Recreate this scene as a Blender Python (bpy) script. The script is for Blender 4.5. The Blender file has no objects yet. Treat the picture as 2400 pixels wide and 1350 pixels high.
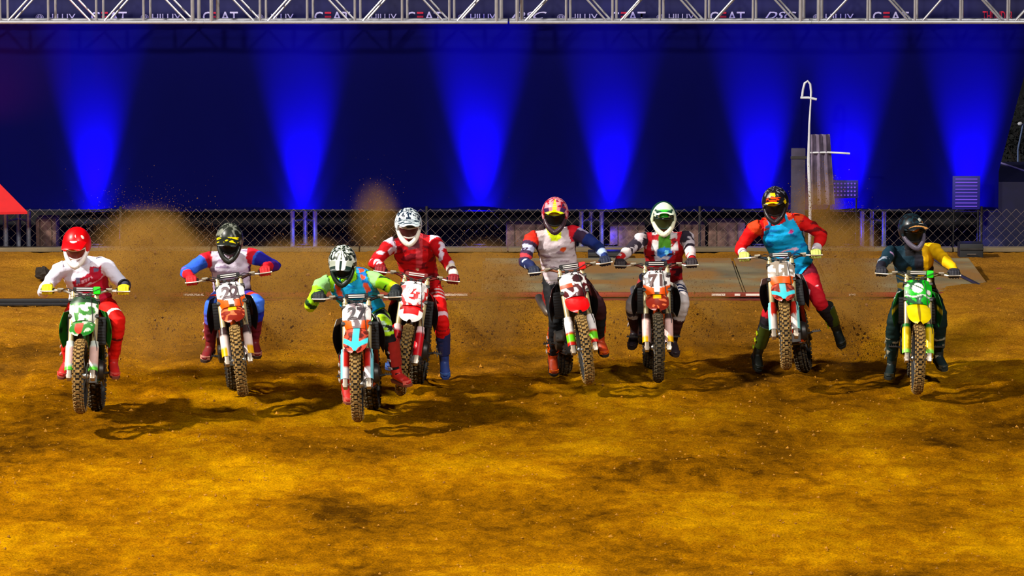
import bpy, bmesh, math, random
import numpy as np
from mathutils import Vector, Matrix, noise as mnoise
PI = math.pi
rng = np.random.default_rng(7)
random.seed(7)
scn = bpy.context.scene
COL = scn.collection

# ------------------------------------------------------------------ camera, world, light, exposure
F = 11025.0; CAM_H = 6.75; PITCH = math.radians(7.2)
cam_d = bpy.data.cameras.new('camera'); cam = bpy.data.objects.new('camera', cam_d); COL.objects.link(cam)
cam_d.sensor_width = 36; cam_d.lens = F/2400*36; cam_d.clip_end = 500; cam_d.clip_start = 1
cam.location = (0, 0, CAM_H); cam.rotation_euler = (PI/2-PITCH, 0, 0)
scn.camera = cam
w = bpy.data.worlds.new('night'); scn.world = w; w.use_nodes = True
w.node_tree.nodes['Background'].inputs[0].default_value = (0.10, 0.13, 0.30, 1)
w.node_tree.nodes['Background'].inputs[1].default_value = 0.035
scn.view_settings.view_transform = 'Standard'; scn.view_settings.look = 'None'
scn.view_settings.exposure = 0.0; scn.view_settings.gamma = 1.0
scn.view_settings.use_curve_mapping = False
scn.cycles.volume_step_rate = 2.0; scn.cycles.volume_max_steps = 48
scn.cycles.max_bounces = 6; scn.cycles.volume_bounces = 1; scn.cycles.transparent_max_bounces = 12
scn.cycles.sample_clamp_indirect = 4

def flood(loc, aim, power, size, color, cone=None):
    d = bpy.data.lights.new('flood_light', 'AREA'); d.energy = power; d.size = size; d.color = color
    if cone: d.spread = math.radians(cone)
    o = bpy.data.objects.new('flood_light', d); COL.objects.link(o); o.location = loc
    o.rotation_euler = (Vector(aim)-Vector(loc)).to_track_quat('-Z', 'Y').to_euler()
    return o
# stadium floodlight masts, out of frame
flood((-19, 37, 19), (0, 45, 0), 14500, 1.6, (1.0, 0.93, 0.84))
flood((13, 14, 24), (0, 45, 0), 8600, 2.6, (1.0, 0.95, 0.9))
flood((-6, 2, 16), (0, 46, 0.5), 4300, 2.6, (1.0, 0.96, 0.93))

BLUE_X = [(228, 1.0), (712, 1.0), (1125, 1.25), (1432, .85), (1778, .9), (1985, .9), (2265, .9)]

# ------------------------------------------------------------------ pixel <-> world helpers
def ray(px, py):
    dx = (px-1200)/F; dz = -(py-675)/F
    c, s = math.cos(PITCH), math.sin(PITCH)
    return Vector((dx, c+dz*s, -s+dz*c))
def at(px, py, Y):
    r = ray(px, py); t = Y/r.y
    return Vector((r.x*t, Y, CAM_H+r.z*t))
def ground(px, py, z=0.0):
    r = ray(px, py); t = (z-CAM_H)/r.z
    return Vector((r.x*t, r.y*t, z))

# ------------------------------------------------------------------ colours and materials
def C(r, g, b):
    def f(v):
        v = v/255.0
        return v/12.92 if v <= .04045 else ((v+.055)/1.055)**2.4
    return (f(r), f(g), f(b))
MATS = {}
def mat(name, col=(.5, .5, .5), rough=.5, metal=0.0, bump=0.0, bscale=60, spec=.5, attr=False, vary=0.0, vscale=8, coat=0.0):
    if name in MATS: return MATS[name]
    m = bpy.data.materials.new(name); m.use_nodes = True; nt = m.node_tree; n = nt.nodes; L = nt.links
    b = n['Principled BSDF']
    b.inputs['Roughness'].default_value = rough; b.inputs['Metallic'].default_value = metal
    b.inputs['Specular IOR Level'].default_value = spec; b.inputs['Coat Weight'].default_value = coat
    tc = n.new('ShaderNodeTexCoord')
    src = None
    if attr:
        a = n.new('ShaderNodeAttribute'); a.attribute_name = 'Col'; src = a.outputs['Color']
    else:
        rgb = n.new('ShaderNodeRGB'); rgb.outputs[0].default_value = (*col, 1); src = rgb.outputs[0]
    if vary > 0:
        nz = n.new('ShaderNodeTexNoise'); nz.inputs['Scale'].default_value = vscale; nz.inputs['Detail'].default_value = 5
        L.new(tc.outputs['Object'], nz.inputs['Vector'])
        mr = n.new('ShaderNodeMapRange'); mr.inputs['From Min'].default_value = .3; mr.inputs['From Max'].default_value = .7
        mr.inputs['To Min'].default_value = 1-vary; mr.inputs['To Max'].default_value = 1+vary*.6
        L.new(nz.outputs['Fac'], mr.inputs['Value'])
        vm = n.new('ShaderNodeVectorMath'); vm.operation = 'SCALE'
        L.new(src, vm.inputs[0]); L.new(mr.outputs[0], vm.inputs['Scale']); src = vm.outputs[0]
    L.new(src, b.inputs['Base Color'])
    if bump > 0:
        nz = n.new('ShaderNodeTexNoise'); nz.inputs['Scale'].default_value = bscale; nz.inputs['Detail'].default_value = 4
        L.new(tc.outputs['Object'], nz.inputs['Vector'])
        bp = n.new('ShaderNodeBump'); bp.inputs['Strength'].default_value = bump; bp.inputs['Distance'].default_value = .01
        L.new(nz.outputs['Fac'], bp.inputs['Height']); L.new(bp.outputs[0], b.inputs['Normal'])
    MATS[name] = m
    return m
M_cloth = mat('printed_cloth', rough=.75, attr=True, bump=.5, bscale=26, spec=.25)
M_plastic = mat('painted_plastic', rough=.38, attr=True, spec=.35, vary=.12, vscale=14, coat=.12)
M_black = mat('black_plastic', C(22, 22, 24), .45, vary=.3)
M_rubber = mat('rubber', C(30, 28, 26), .8, bump=.4, vary=.3)
M_tread = mat('dusty_tread', C(150, 118, 62), .95, bump=.5, vary=.45, vscale=25)
M_tread_dark = mat('dark_tread', C(74, 62, 40), .95, bump=.5, vary=.4, vscale=25)
M_alu = mat('aluminium', C(190, 190, 188), .3, .9, vary=.15)
M_steel = mat('dark_steel', C(70, 68, 66), .45, .7, vary=.3)
M_fork = mat('fork_tube', C(205, 190, 140), .3, .35, vary=.15)
M_grip = mat('grip_rubber', C(24, 24, 24), .8)
M_lens = mat('tinted_lens', C(52, 30, 22), .08, 0, spec=.8, coat=.5)
M_skin = mat('skin', C(176, 118, 88), .6)
M_lever = mat('bare_lever', C(235, 225, 205), .3, .5)

# ------------------------------------------------------------------ mesh builder
def frame_from(d, up=Vector((0, 0, 1))):
    d = Vector(d).normalized(); x = up.cross(d)
    if x.length < 1e-4: x = Vector((1, 0, 0)).cross(d)
    x.normalize(); y = d.cross(x)
    return x, y, d
class MB:
    def __init__(s): s.v = []; s.f = []; s.m = []; s.c = []; s.mi = 0; s.col = (1, 1, 1)
    def add(s, vs, fs, col=None):
        o = len(s.v); s.v += [tuple(p) for p in vs]; s.f += [tuple(i+o for i in f) for f in fs]
        s.m += [s.mi]*len(fs); c = col or s.col
        s.c += (list(c) if isinstance(c, list) else [c]*len(vs))
        return s
    def box(s, c, size, R=None, bev=0.0, taper=1.0):
        x, y, z = [a/2 for a in size]; R = R or Matrix.Identity(3); c = Vector(c)
        if bev <= 0:
            P = [Vector((sx*x*(taper if sz > 0 else 1), sy*y*(taper if sz > 0 else 1), sz*z)) for sz in (-1, 1) for sy in (-1, 1) for sx in (-1, 1)]
            return s.add([c+R@p for p in P], [(0, 2, 3, 1), (4, 5, 7, 6), (0, 1, 5, 4), (2, 6, 7, 3), (0, 4, 6, 2), (1, 3, 7, 5)])
        bm = bmesh.new(); bmesh.ops.create_cube(bm, size=1)
        for v in bm.verts:
            k = taper if v.co.z > 0 else 1
            v.co = Vector((v.co.x*2*x*k, v.co.y*2*y*k, v.co.z*2*z))
        bmesh.ops.bevel(bm, geom=list(bm.edges), offset=bev, segments=2, affect='EDGES', profile=.6)
        bm.verts.index_update()
        s.add([c+R@v.co for v in bm.verts], [[v.index for v in f.verts] for f in bm.faces]); bm.free(); return s
    def tube(s, pts, r, n=8, cap=True, closed=False, ry=None, up=Vector((0, 0, 1))):
        pts = [Vector(p) for p in pts]; k = len(pts); vs = []; fs = []
        rs = r if isinstance(r, (list, tuple)) else [r]*k
        rys = ry if isinstance(ry, (list, tuple)) else ([ry]*k if ry else rs)
        px = None
        for i, p in enumerate(pts):
            if closed: d = pts[(i+1) % k]-pts[i-1]
            else: d = pts[min(i+1, k-1)]-pts[max(i-1, 0)]
            x, y, _ = frame_from(d, up)
            if px is not None and ry is None:
                x = (px-d.normalized()*px.dot(d.normalized()))
                if x.length < 1e-5: x, y, _ = frame_from(d, up)
                x.normalize(); y = d.normalized().cross(x)
            px = x
            for j in range(n):
                a = 2*PI*j/n; vs.append(p+x*math.cos(a)*rs[i]+y*math.sin(a)*rys[i])
        for i in range(k if closed else k-1):
            for j in range(n):
                a = i*n+j; b = i*n+(j+1) % n; i2 = ((i+1) % k)*n
                fs.append((a, b, i2+(j+1) % n, i2+j))
        if cap and not closed:
            fs.append(tuple(range(n))[::-1]); fs.append(tuple((k-1)*n+j for j in range(n)))
        return s.add(vs, fs)
    def lathe(s, prof, c=(0, 0, 0), axis='X', n=32, closed=False):
        """prof: list of (axial, radius)"""
        vs = []; fs = []; k = len(prof); c = Vector(c)
        for a, r in prof:
            for j in range(n):
                t = 2*PI*j/n
                if axis == 'X': vs.append(c+Vector((a, r*math.cos(t), r*math.sin(t))))
                elif axis == 'Y': vs.append(c+Vector((r*math.cos(t), a, -r*math.sin(t))))
                else: vs.append(c+Vector((r*math.cos(t), r*math.sin(t), a)))
        for i in range(k if closed else k-1):
            i2 = (i+1) % k
            for j in range(n):
                fs.append((i*n+j, i*n+(j+1) % n, i2*n+(j+1) % n, i2*n+j))
        if not closed:
            if prof[0][1] > 1e-4: fs.append(tuple(range(n))[::-1])
            if prof[-1][1] > 1e-4: fs.append(tuple((k-1)*n+j for j in range(n)))
        return s.add(vs, fs)
    def ell(s, c, r, R=None, nu=20, nv=12, colfn=None):
        R = R or Matrix.Identity(3); c = Vector(c); vs = []; fs = []
        for i in range(nv+1):
            e = -PI/2+PI*i/nv
            for j in range(nu):
                a = 2*PI*j/nu
                vs.append(c+R@Vector((r[0]*math.cos(e)*math.cos(a), r[1]*math.cos(e)*math.sin(a), r[2]*math.sin(e))))
        for i in range(nv):
            for j in range(nu):
                fs.append((i*nu+j, i*nu+(j+1) % nu, (i+1)*nu+(j+1) % nu, (i+1)*nu+j))
        return s.add(vs, fs)
    def prism(s, poly, h, M4=None):
        """poly xy extruded +-h/2 in z, then transformed by M4"""
        M4 = M4 or Matrix.Identity(4); n = len(poly)
        vs = [M4@Vector((x, y, z)) for z in (-h/2, h/2) for x, y in poly]
        fs = [tuple(range(n))[::-1], tuple(range(n, 2*n))]+[(i, (i+1) % n, n+(i+1) % n, n+i) for i in range(n)]
        return s.add(vs, fs)
    def sheet(s, fn, nu, nv, th, cf=None):
        """two-sided thick sheet: fn(u,v)->Vector for u,v in -1..1, cf(u,v)->colour"""
        P = [[Vector(fn(-1+2*i/nu, -1+2*j/nv)) for j in range(nv+1)] for i in range(nu+1)]
        top = []; bot = []; cs = []
        for i in range(nu+1):
            for j in range(nv+1):
                du = P[min(i+1, nu)][j]-P[max(i-1, 0)][j]; dv = P[i][min(j+1, nv)]-P[i][max(j-1, 0)]
                nn = du.cross(dv)
                nn = nn.normalized() if nn.length > 1e-9 else Vector((0, 0, 1))
                top.append(P[i][j]+nn*th/2); bot.append(P[i][j]-nn*th/2)
                cs.append(cf(-1+2*i/nu, -1+2*j/nv) if cf else s.col)
        W = nv+1; N = len(top); fs = []
        for i in range(nu):
            for j in range(nv):
                a = i*W+j; fs.append((a, a+W, a+W+1, a+1)); fs.append((N+a, N+a+1, N+a+W+1, N+a+W))
        for i in range(nu):
            a = i*W; fs.append((a, N+a, N+a+W, a+W)); a = i*W+nv; fs.append((a, a+W, N+a+W, N+a))
        for j in range(nv):
            a = j; fs.append((a, a+1, N+a+1, N+a)); a = nu*W+j; fs.append((a, N+a, N+a+1, a+1))
        return s.add(top+bot, fs, cs+cs)
    def mesh(s, name, smooth=True, ang=40):
        me = bpy.data.meshes.new(name); me.from_pydata(s.v, [], s.f)
        me.polygons.foreach_set('material_index', s.m)
        ca = me.color_attributes.new('Col', 'FLOAT_COLOR', 'POINT')
        a = np.ones((len(s.v), 4), 'f'); a[:, :3] = np.array(s.c, 'f').reshape(-1, 3); ca.data.foreach_set('color', a.ravel())
        if smooth: me.shade_smooth(); sharp(me, ang)
        return me
def sharp(me, ang):
    bm = bmesh.new(); bm.from_mesh(me); lim = math.radians(ang)
    for e in bm.edges:
        e.smooth = not (len(e.link_faces) == 2 and e.calc_face_angle(0) > lim)
    bm.to_mesh(me); bm.free()
def obj(name, me, mats=None, parent=None, M4=None, **tags):
    if isinstance(me, MB): me = me.mesh(name)
    o = bpy.data.objects.new(name, me); COL.objects.link(o)
    if mats is not None:
        if not isinstance(mats, (list, tuple)): mats = [mats]
        while len(me.materials) < len(mats): me.materials.append(None)
        for i, m in enumerate(mats):
            if me.materials[i] is None: me.materials[i] = m
            elif me.materials[i] != m: o.material_slots[i].link = 'OBJECT'; o.material_slots[i].material = m
    if parent: o.parent = parent
    if M4 is not None: o.matrix_basis = M4
    for k, v in tags.items(): o[k] = v
    return o
def empty(name, label, cat, M4=None, group=None, kind=None):
    o = bpy.data.objects.new(name, None); COL.objects.link(o); o.empty_display_size = .1
    if M4 is not None: o.matrix_basis = M4
    o['label'] = label; o['category'] = cat
    if group: o['group'] = group
    if kind: o['kind'] = kind
    return o
def text_mesh(txt, size, th=.001, shear=0.0, bold=0.0):
    cu = bpy.data.curves.new('lettering', 'FONT'); cu.body = txt; cu.size = size; cu.align_x = 'CENTER'; cu.align_y = 'CENTER'
    cu.extrude = th; cu.shear = shear; cu.offset = bold; cu.resolution_u = 3
    o = bpy.data.objects.new('t', cu); COL.objects.link(o)
    dg = bpy.context.evaluated_depsgraph_get(); me = bpy.data.meshes.new_from_object(o.evaluated_get(dg))
    bpy.data.objects.remove(o); bpy.data.curves.remove(cu)
    me.name = 'lettering'
    return me

# ------------------------------------------------------------------ ground
def fnoise(shape, beta, lo, seed):
    r = np.random.default_rng(seed); f = np.fft.rfft2(r.standard_normal(shape))
    ky = np.fft.fftfreq(shape[0])[:, None]; kx = np.fft.rfftfreq(shape[1])[None, :]
    k = np.sqrt(kx**2+ky**2); k[0, 0] = 1; f = f/np.maximum(k, lo)**beta; f[0, 0] = 0
    a = np.fft.irfft2(f, s=shape); return a/a.std()
def build_ground():
    X0, X1, Y0, Y1, st = -13.0, 13.0, 28.0, 56.35, .045
    nx = int((X1-X0)/st); ny = int((Y1-Y0)/st)
    xs = np.linspace(X0, X1, nx); ys = np.linspace(Y0, Y1, ny); X, Y = np.meshgrid(xs, ys)
    big = fnoise((ny, nx), 1.6, .012, 1); small = fnoise((ny, nx), 1.0, .08, 2); fine = fnoise((ny, nx), .3, .2, 3)
    Z = .016*big+.0065*small+.003*fine
    calm = np.clip((Y-48)/3, 0, 1)
    Z = Z*(1-.4*calm)
    def bump(px, py, sx, sy, h):
        p = ground(px, py)
        return h*np.exp(-((X-p.x)/sx)**2-((Y-p.y)/sy)**2)
    Z += bump(2340, 770, .9, .8, .16)+bump(2395, 880, .8, 1.0, .12)+bump(2400, 700, 1.2, 1.2, .16)-bump(2300, 840, .5, .5, .05)
    for k in range(16):     # wheel ruts from the gate
        x = -4.9+k*.62+.1*math.sin(k*3.3); Z -= .018*np.exp(-((X-x-.04*np.sin(Y*1.7+k))/.08)**2)*np.clip((52-Y)/2, 0, 1)*np.clip((Y-42)/3, 0, 1)
    # low bank behind the gate up to the kerb
    Z += np.clip((Y-55.38)/.16, 0, 1)*.07
    V = np.stack([X, Y, Z], -1).reshape(-1, 3)
    i = np.arange((ny-1)*(nx-1)); r = i//(nx-1); c = i % (nx-1); a = r*nx+c
    Fc = np.stack([a, a+1, a+nx+1, a+nx], -1)
    me = bpy.data.meshes.new('dirt_track'); me.vertices.add(len(V)); me.vertices.foreach_set('co', V.ravel())
    me.loops.add(Fc.size); me.loops.foreach_set('vertex_index', Fc.ravel().astype('i'))
    me.polygons.add(len(Fc)); me.polygons.foreach_set('loop_start', np.arange(0, Fc.size, 4)); me.update(); me.validate(); me.shade_smooth()
    m = bpy.data.materials.new('packed_dirt'); m.use_nodes = True; nt = m.node_tree; n = nt.nodes; L = nt.links
    b = n['Principled BSDF']; b.inputs['Roughness'].default_value = 1; b.inputs['Specular IOR Level'].default_value = .02
    tc = n.new('ShaderNodeTexCoord')
    def nz(scale, det=6, rough=.6, sx=1, sy=1):
        mp = n.new('ShaderNodeMapping'); mp.inputs['Scale'].default_value = (sx, sy, 1); L.new(tc.outputs['Object'], mp.inputs[0])
        k = n.new('ShaderNodeTexNoise'); k.inputs['Scale'].default_value = scale; k.inputs['Detail'].default_value = det
        k.inputs['Roughness'].default_value = rough; L.new(mp.outputs[0], k.inputs[0]); return k.outputs['Fac']
    n1 = nz(.55, 5, .55, 1, .55); n2 = nz(4.5, 6, .7, 1, .6); n3 = nz(60, 4, .7)
    mix = n.new('ShaderNodeMath'); mix.operation = 'MULTIPLY_ADD'; mix.inputs[1].default_value = .62
    L.new(n1, mix.inputs[0]); m2 = n.new('ShaderNodeMath'); m2.operation = 'MULTIPLY'; m2.inputs[1].default_value = .38
    L.new(n2, m2.inputs[0]); L.new(m2.outputs[0], mix.inputs[2])
    cr = n.new('ShaderNodeValToRGB'); e = cr.color_ramp.elements
    e[0].position = .38; e[0].color = (*C(86, 52, 0), 1); e[1].position = .64; e[1].color = (*C(214, 154, 0), 1)
    k = e.new(.5); k.color = (*C(164, 106, 0), 1)
    L.new(mix.outputs[0], cr.inputs[0])
    mr = n.new('ShaderNodeMapRange'); mr.inputs['From Min'].default_value = .35; mr.inputs['From Max'].default_value = .65
    mr.inputs['To Min'].default_value = .5; mr.inputs['To Max'].default_value = 1.3; L.new(n3, mr.inputs['Value'])
    vm = n.new('ShaderNodeVectorMath'); vm.operation = 'SCALE'; L.new(cr.outputs[0], vm.inputs[0]); L.new(mr.outputs[0], vm.inputs['Scale'])
    # soil tone by distance: darkest under the pack, darker again behind the gate
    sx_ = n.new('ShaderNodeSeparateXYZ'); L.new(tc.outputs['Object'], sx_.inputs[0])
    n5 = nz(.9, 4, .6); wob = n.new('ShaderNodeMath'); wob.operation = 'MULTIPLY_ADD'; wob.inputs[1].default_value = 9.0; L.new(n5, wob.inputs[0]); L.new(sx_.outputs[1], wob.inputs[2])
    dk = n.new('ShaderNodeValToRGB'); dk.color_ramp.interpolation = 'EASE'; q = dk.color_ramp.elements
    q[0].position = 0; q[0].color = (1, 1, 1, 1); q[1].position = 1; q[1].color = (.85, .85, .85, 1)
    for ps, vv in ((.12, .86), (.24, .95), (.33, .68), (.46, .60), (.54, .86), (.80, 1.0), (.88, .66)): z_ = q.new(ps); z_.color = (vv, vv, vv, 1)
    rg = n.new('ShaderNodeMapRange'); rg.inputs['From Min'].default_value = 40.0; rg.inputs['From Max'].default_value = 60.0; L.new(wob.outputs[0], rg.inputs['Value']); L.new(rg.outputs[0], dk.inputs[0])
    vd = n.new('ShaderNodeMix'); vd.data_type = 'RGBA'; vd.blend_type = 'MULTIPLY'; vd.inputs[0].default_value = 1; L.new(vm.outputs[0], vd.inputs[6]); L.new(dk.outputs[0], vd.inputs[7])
    tn = n.new('ShaderNodeMapRange'); tn.inputs['From Min'].default_value = 46.0+4.5; tn.inputs['From Max'].default_value = 52.5+4.5; tn.inputs['To Max'].default_value = .62; L.new(wob.outputs[0], tn.inputs['Value'])
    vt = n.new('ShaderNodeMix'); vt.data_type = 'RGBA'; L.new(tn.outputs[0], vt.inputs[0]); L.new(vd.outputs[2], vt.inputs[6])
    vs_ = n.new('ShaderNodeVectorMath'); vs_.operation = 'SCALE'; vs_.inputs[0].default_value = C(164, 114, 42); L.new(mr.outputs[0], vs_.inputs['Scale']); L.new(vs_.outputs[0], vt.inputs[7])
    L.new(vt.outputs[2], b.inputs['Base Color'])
    bp = n.new('ShaderNodeBump'); bp.inputs['Strength'].default_value = .9; bp.inputs['Distance'].default_value = .02
    n4 = nz(28, 6, .75); L.new(n4, bp.inputs['Height']); L.new(bp.outputs[0], b.inputs['Normal'])
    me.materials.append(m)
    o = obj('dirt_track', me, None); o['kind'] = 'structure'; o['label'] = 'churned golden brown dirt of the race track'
    return xs, ys, Z
GX, GY, GZ = build_ground()
def gz(x, y):
    i = min(max(int((x-GX[0])/(GX[1]-GX[0])), 0), len(GX)-1); j = min(max(int((y-GY[0])/(GY[1]-GY[0])), 0), len(GY)-1)
    return float(GZ[j, i])
M_unlit_ground = mat('unlit_ground', C(14, 14, 18), .9, bump=.3)  # near-black colour stands for ground left unlit at night
b = MB(); b.box((0, 140, -.06), (200, 167, .1)); o = obj('back_lot', b, M_unlit_ground); o['kind'] = 'structure'; o['label'] = 'ground behind the fence, coloured near black as if unlit'
b = MB(); b.box((0, 12, -.25), (200, 90, .1)); o = obj('outer_track', b, mat('outer_dirt', C(150, 100, 20), .95, vary=.3, vscale=1)); o['kind'] = 'structure'; o['label'] = 'dirt around the race track'

# clods lying on the dirt
def clods(name, pts, sizes, m, **t):
    vs = []; fs = []
    base = np.array([(1, 0, 0), (-1, 0, 0), (0, 1, 0), (0, -1, 0), (0, 0, 1), (0, 0, -1)], float)
    tri = [(0, 2, 4), (2, 1, 4), (1, 3, 4), (3, 0, 4), (2, 0, 5), (1, 2, 5), (3, 1, 5), (0, 3, 5)]
    pts = np.asarray(pts); N = len(pts)
    jit = 1+.45*rng.standard_normal((N, 6, 1)); a = rng.uniform(0, 6.28, N); c, s = np.cos(a), np.sin(a)
    B = base[None]*jit*np.asarray(sizes)[:, None, None]
    R = np.stack([np.stack([c, -s, 0*c], -1), np.stack([s, c, 0*c], -1), np.stack([0*c, 0*c, 1+0*c], -1)], 1)
    B = np.einsum('nij,nkj->nki', R, B)+pts[:, None, :]
    V = B.reshape(-1, 3); Fc = (np.array(tri)[None]+np.arange(N)[:, None, None]*6).reshape(-1, 3)
    me = bpy.data.meshes.new(name); me.from_pydata(V.tolist(), [], Fc.tolist())
    o = obj(name, me, m)
    for k, v in t.items(): o[k] = v
    return o
M_clod = mat('dirt_clod', C(170, 114, 14), .95, vary=.5, vscale=1.3)
pts = []
for _ in range(5200):
    y = rng.uniform(35, 52.0); x = rng.uniform(-6.5, 6.5); pts.append((x, y, gz(x, y)+.002))
clods('loose_clods', pts, np.minimum(np.abs(rng.normal(.004, .0045, len(pts)))+.002, .018), M_clod, kind='stuff', label='small loose clods scattered over the golden dirt', category='dirt')

# ------------------------------------------------------------------ setting behind the riders
YB = 56.6   # banner plane
def wx(px, Y): return at(px, 600, Y).x
def wz(py, Y): return at(1200, py, Y).z
M_kerb = mat('pale_kerb', C(112, 98, 72), .9, vary=.3, vscale=3, bump=.3)
# kerb planks
kp = empty('kerb', 'long pale kerb of boards along the foot of the chain link fence', 'kerb', Matrix.Translation((0, 56.42, 0)))
kx = -9.0
while kx < 8.0:
    L_ = 1.79; b = MB(); b.box((kx+L_/2, 0, .095), (L_-.015, .16, .05), bev=.008); obj('plank', b, M_kerb, kp); kx += L_
b = MB(); b.box((-.1, .02, .03), (17.8, .1, .08)); obj('shadow_footing', b, mat('shadow_footing', C(30, 26, 22), .9), kp)  # dark colour stands for the shadow below the planks

# blue mesh banner, lit from behind
def banner_mat():
    m = bpy.data.materials.new('translucent_banner'); m.use_nodes = True; nt = m.node_tree; n = nt.nodes; L = nt.links
    n.remove(n['Principled BSDF']); out = n['Material Output']
    d = n.new('ShaderNodeBsdfDiffuse'); d.inputs[0].default_value = (.003, .004, .062, 1)
    t = n.new('ShaderNodeBsdfTranslucent'); t.inputs[0].default_value = (.10, .06, .85, 1)
    tc = n.new('ShaderNodeTexCoord'); wv = n.new('ShaderNodeTexNoise'); wv.inputs['Scale'].default_value = 2.5; wv.inputs['Detail'].default_value = 5
    L.new(tc.outputs['Object'], wv.inputs[0])
    bp = n.new('ShaderNodeBump'); bp.inputs['Strength'].default_value = .25; bp.inputs['Distance'].default_value = .05
    L.new(wv.outputs['Fac'], bp.inputs['Height']); L.new(bp.outputs[0], d.inputs['Normal'])
    mx = n.new('ShaderNodeMixShader'); mx.inputs[0].default_value = .5
    L.new(d.outputs[0], mx.inputs[1]); L.new(t.outputs[0], mx.inputs[2]); L.new(mx.outputs[0], out.inputs[0])
    return m
M_banner = banner_mat()
zb0 = wz(495, YB); zb1 = wz(50, YB)
bn = empty('banner', 'long navy fabric banner glowing with blue light columns above the fence', 'banner', Matrix.Translation((0, YB, 0)))
xe = wx(2338, YB); xt = wx(2402, YB)
edges_px = [-160, 340, 900, 1290, 1600, 1880, 2130]
b = MB()
def bfn(u, v):
    x0 = -11.0; x = x0+(xe-x0)*(u+1)/2; z = zb0+(zb1-zb0)*(v+1)/2
    k = (u+1)/2
    x += max(0, (k-.9)/.1)*(xt-xe)*max(0, min(1, (wz(400, YB) and (z-wz(400, YB))/(wz(150, YB)-wz(400, YB)))))
    return Vector((x, .012*math.sin(x*2.1)+.008*math.sin(x*7+z*2), z))
nu_, nv_ = 160, 24
b.add([bfn(-1+2*i/nu_, -1+2*j/nv_) for i in range(nu_+1) for j in range(nv_+1)], [(i*(nv_+1)+j, (i+1)*(nv_+1)+j, (i+1)*(nv_+1)+j+1, i*(nv_+1)+j+1) for i in range(nu_) for j in range(nv_)])
obj('cloth', b, M_banner, bn)
b = MB(); b.tube([(-11, 0, zb0+.01), (xe, 0, zb0+.01)], .012, 8); obj('hem_cord', b, mat('hem', C(12, 12, 40), .8), bn)

# uplighters behind the banner
M_can = mat('lamp_can', C(10, 10, 12), .5)
me_can = MB(); me_can.lathe([(-.11, .05), (-.10, .062), (.06, .07), (.085, .078), (.085, .066), (.05, .06)], (0, 0, 0), 'Z', 20)
me_can.box((0, 0, -.14), (.05, .2, .02)); me_can.box((.085, 0, -.07), (.008, .04, .16)); me_can.box((-.085, 0, -.07), (.008, .04, .16))
me_can = me_can.mesh('lamp_can')
for i, (px, k) in enumerate(BLUE_X):
    Yl = YB+.24; x = wx(px, Yl)
    o = obj('stage_light', me_can, M_can, None, Matrix.Translation((x, Yl, .02)),
            label='black stage uplighter at the base of the %s blue light column from the left' % ['first', 'second', 'third', 'fourth', 'fifth', 'sixth', 'seventh'][i], category='stage light', group='uplighters behind the banner')
    d = bpy.data.lights.new('lens_spill', 'POINT'); d.energy = 5*k; d.color = (.02, .02, 1.0); d.shadow_soft_size = .05
    l = bpy.data.objects.new('lens_spill', d); COL.objects.link(l); l.location = (x, Yl-.02, .2)
    for (co, en, tilt) in ((58, 40, 16), (34, 1000, 6)):
        d = bpy.data.lights.new('uplight', 'SPOT'); d.energy = en*k; d.color = (.028, 0.0, 1.0); d.spot_size = math.radians(co); d.spot_blend = 1.0; d.shadow_soft_size = .05
        l = bpy.data.objects.new('uplight', d); COL.objects.link(l); l.location = (x, Yl-.01, .14)
        dr = Vector((0, -math.sin(math.radians(tilt)), math.cos(math.radians(tilt)))); l.rotation_euler = dr.to_track_quat('-Z', 'Y').to_euler()
        l.parent = o; l.matrix_parent_inverse = o.matrix_basis.inverted()

# truss towers showing under the banner
M_truss = mat('truss_aluminium', C(190, 192, 200), .3, .65, vary=.12)
def tower(pxs, label):
    Yt = YB+.5; cx = sum(wx(p, Yt) for p in pxs)/len(pxs)
    t = empty('truss_tower', label, 'truss tower', Matrix.Translation((cx, Yt, 0)), 'truss towers holding the banner')
    xs = [wx(p, Yt)-cx for p in pxs]
    for k, x in enumerate(xs):
        b = MB(); b.tube([(x, .0 if k != 1 else .22, 0), (x, .0 if k != 1 else .22, 2.7)], .03, 12); obj('upright', b, M_truss, t)
    for z in (.36, .9, 1.5, 2.1):
        for k in range(len(xs)-1):
            ya = .22 if k == 1 else 0; yb = .22 if k+1 == 1 else 0
            b = MB(); b.tube([(xs[k], ya, z), (xs[k+1], yb, z)], .014, 8); obj('rung', b, M_truss, t)
    b = MB(); b.box((0, .1, .012), (.5, .45, .024), bev=.004); obj('base_plate', b, M_steel, t)
tower((14, 40, 68), 'grey aluminium truss tower foot at the far left below the red canopy')
tower((686, 714, 739), 'blue lit truss tower foot between the blue suited and the lime sleeved riders')
tower((1362, 1386, 1410), 'blue lit truss tower foot behind the raised arm of the white vested rider')
tower((2020, 2046, 2071), 'blue lit truss tower foot left of the navy and yellow rider')

# chain link fence
M_wire = mat('galvanised_wire', C(128, 112, 98), .6, .1, vary=.3, vscale=2)
fe = empty('chain_link_fence', 'low chain link fence running behind the riders under the navy banner', 'fence', Matrix.Translation((0, 56.52, 0)))
cw = .118; fz0, fz1 = .10, wz(484, 56.52); nz_ = int((fz1-fz0)/(cw/2)); b = MB()
nx_ = int(18/cw*2)
for i in range(nx_):
    x = -9.6+i*cw/2
    b.tube([(x+(cw*.5 if (j+i) % 2 else 0), .004*(1 if (j+i) % 2 else -1), fz0+j*cw/2) for j in range(nz_+1)], .0023, 3, cap=False)
o = obj('wire_mesh', b.mesh('wire_mesh', False), M_wire, fe); o['kind'] = 'stuff'
for px in (-60, 283, 1000, 1640, 2300):
    b = MB(); x = wx(px, 56.5); b.tube([(x, .03, 0), (x, .03, fz1)], .016, 8); obj('post', b, M_steel, fe)

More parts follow.
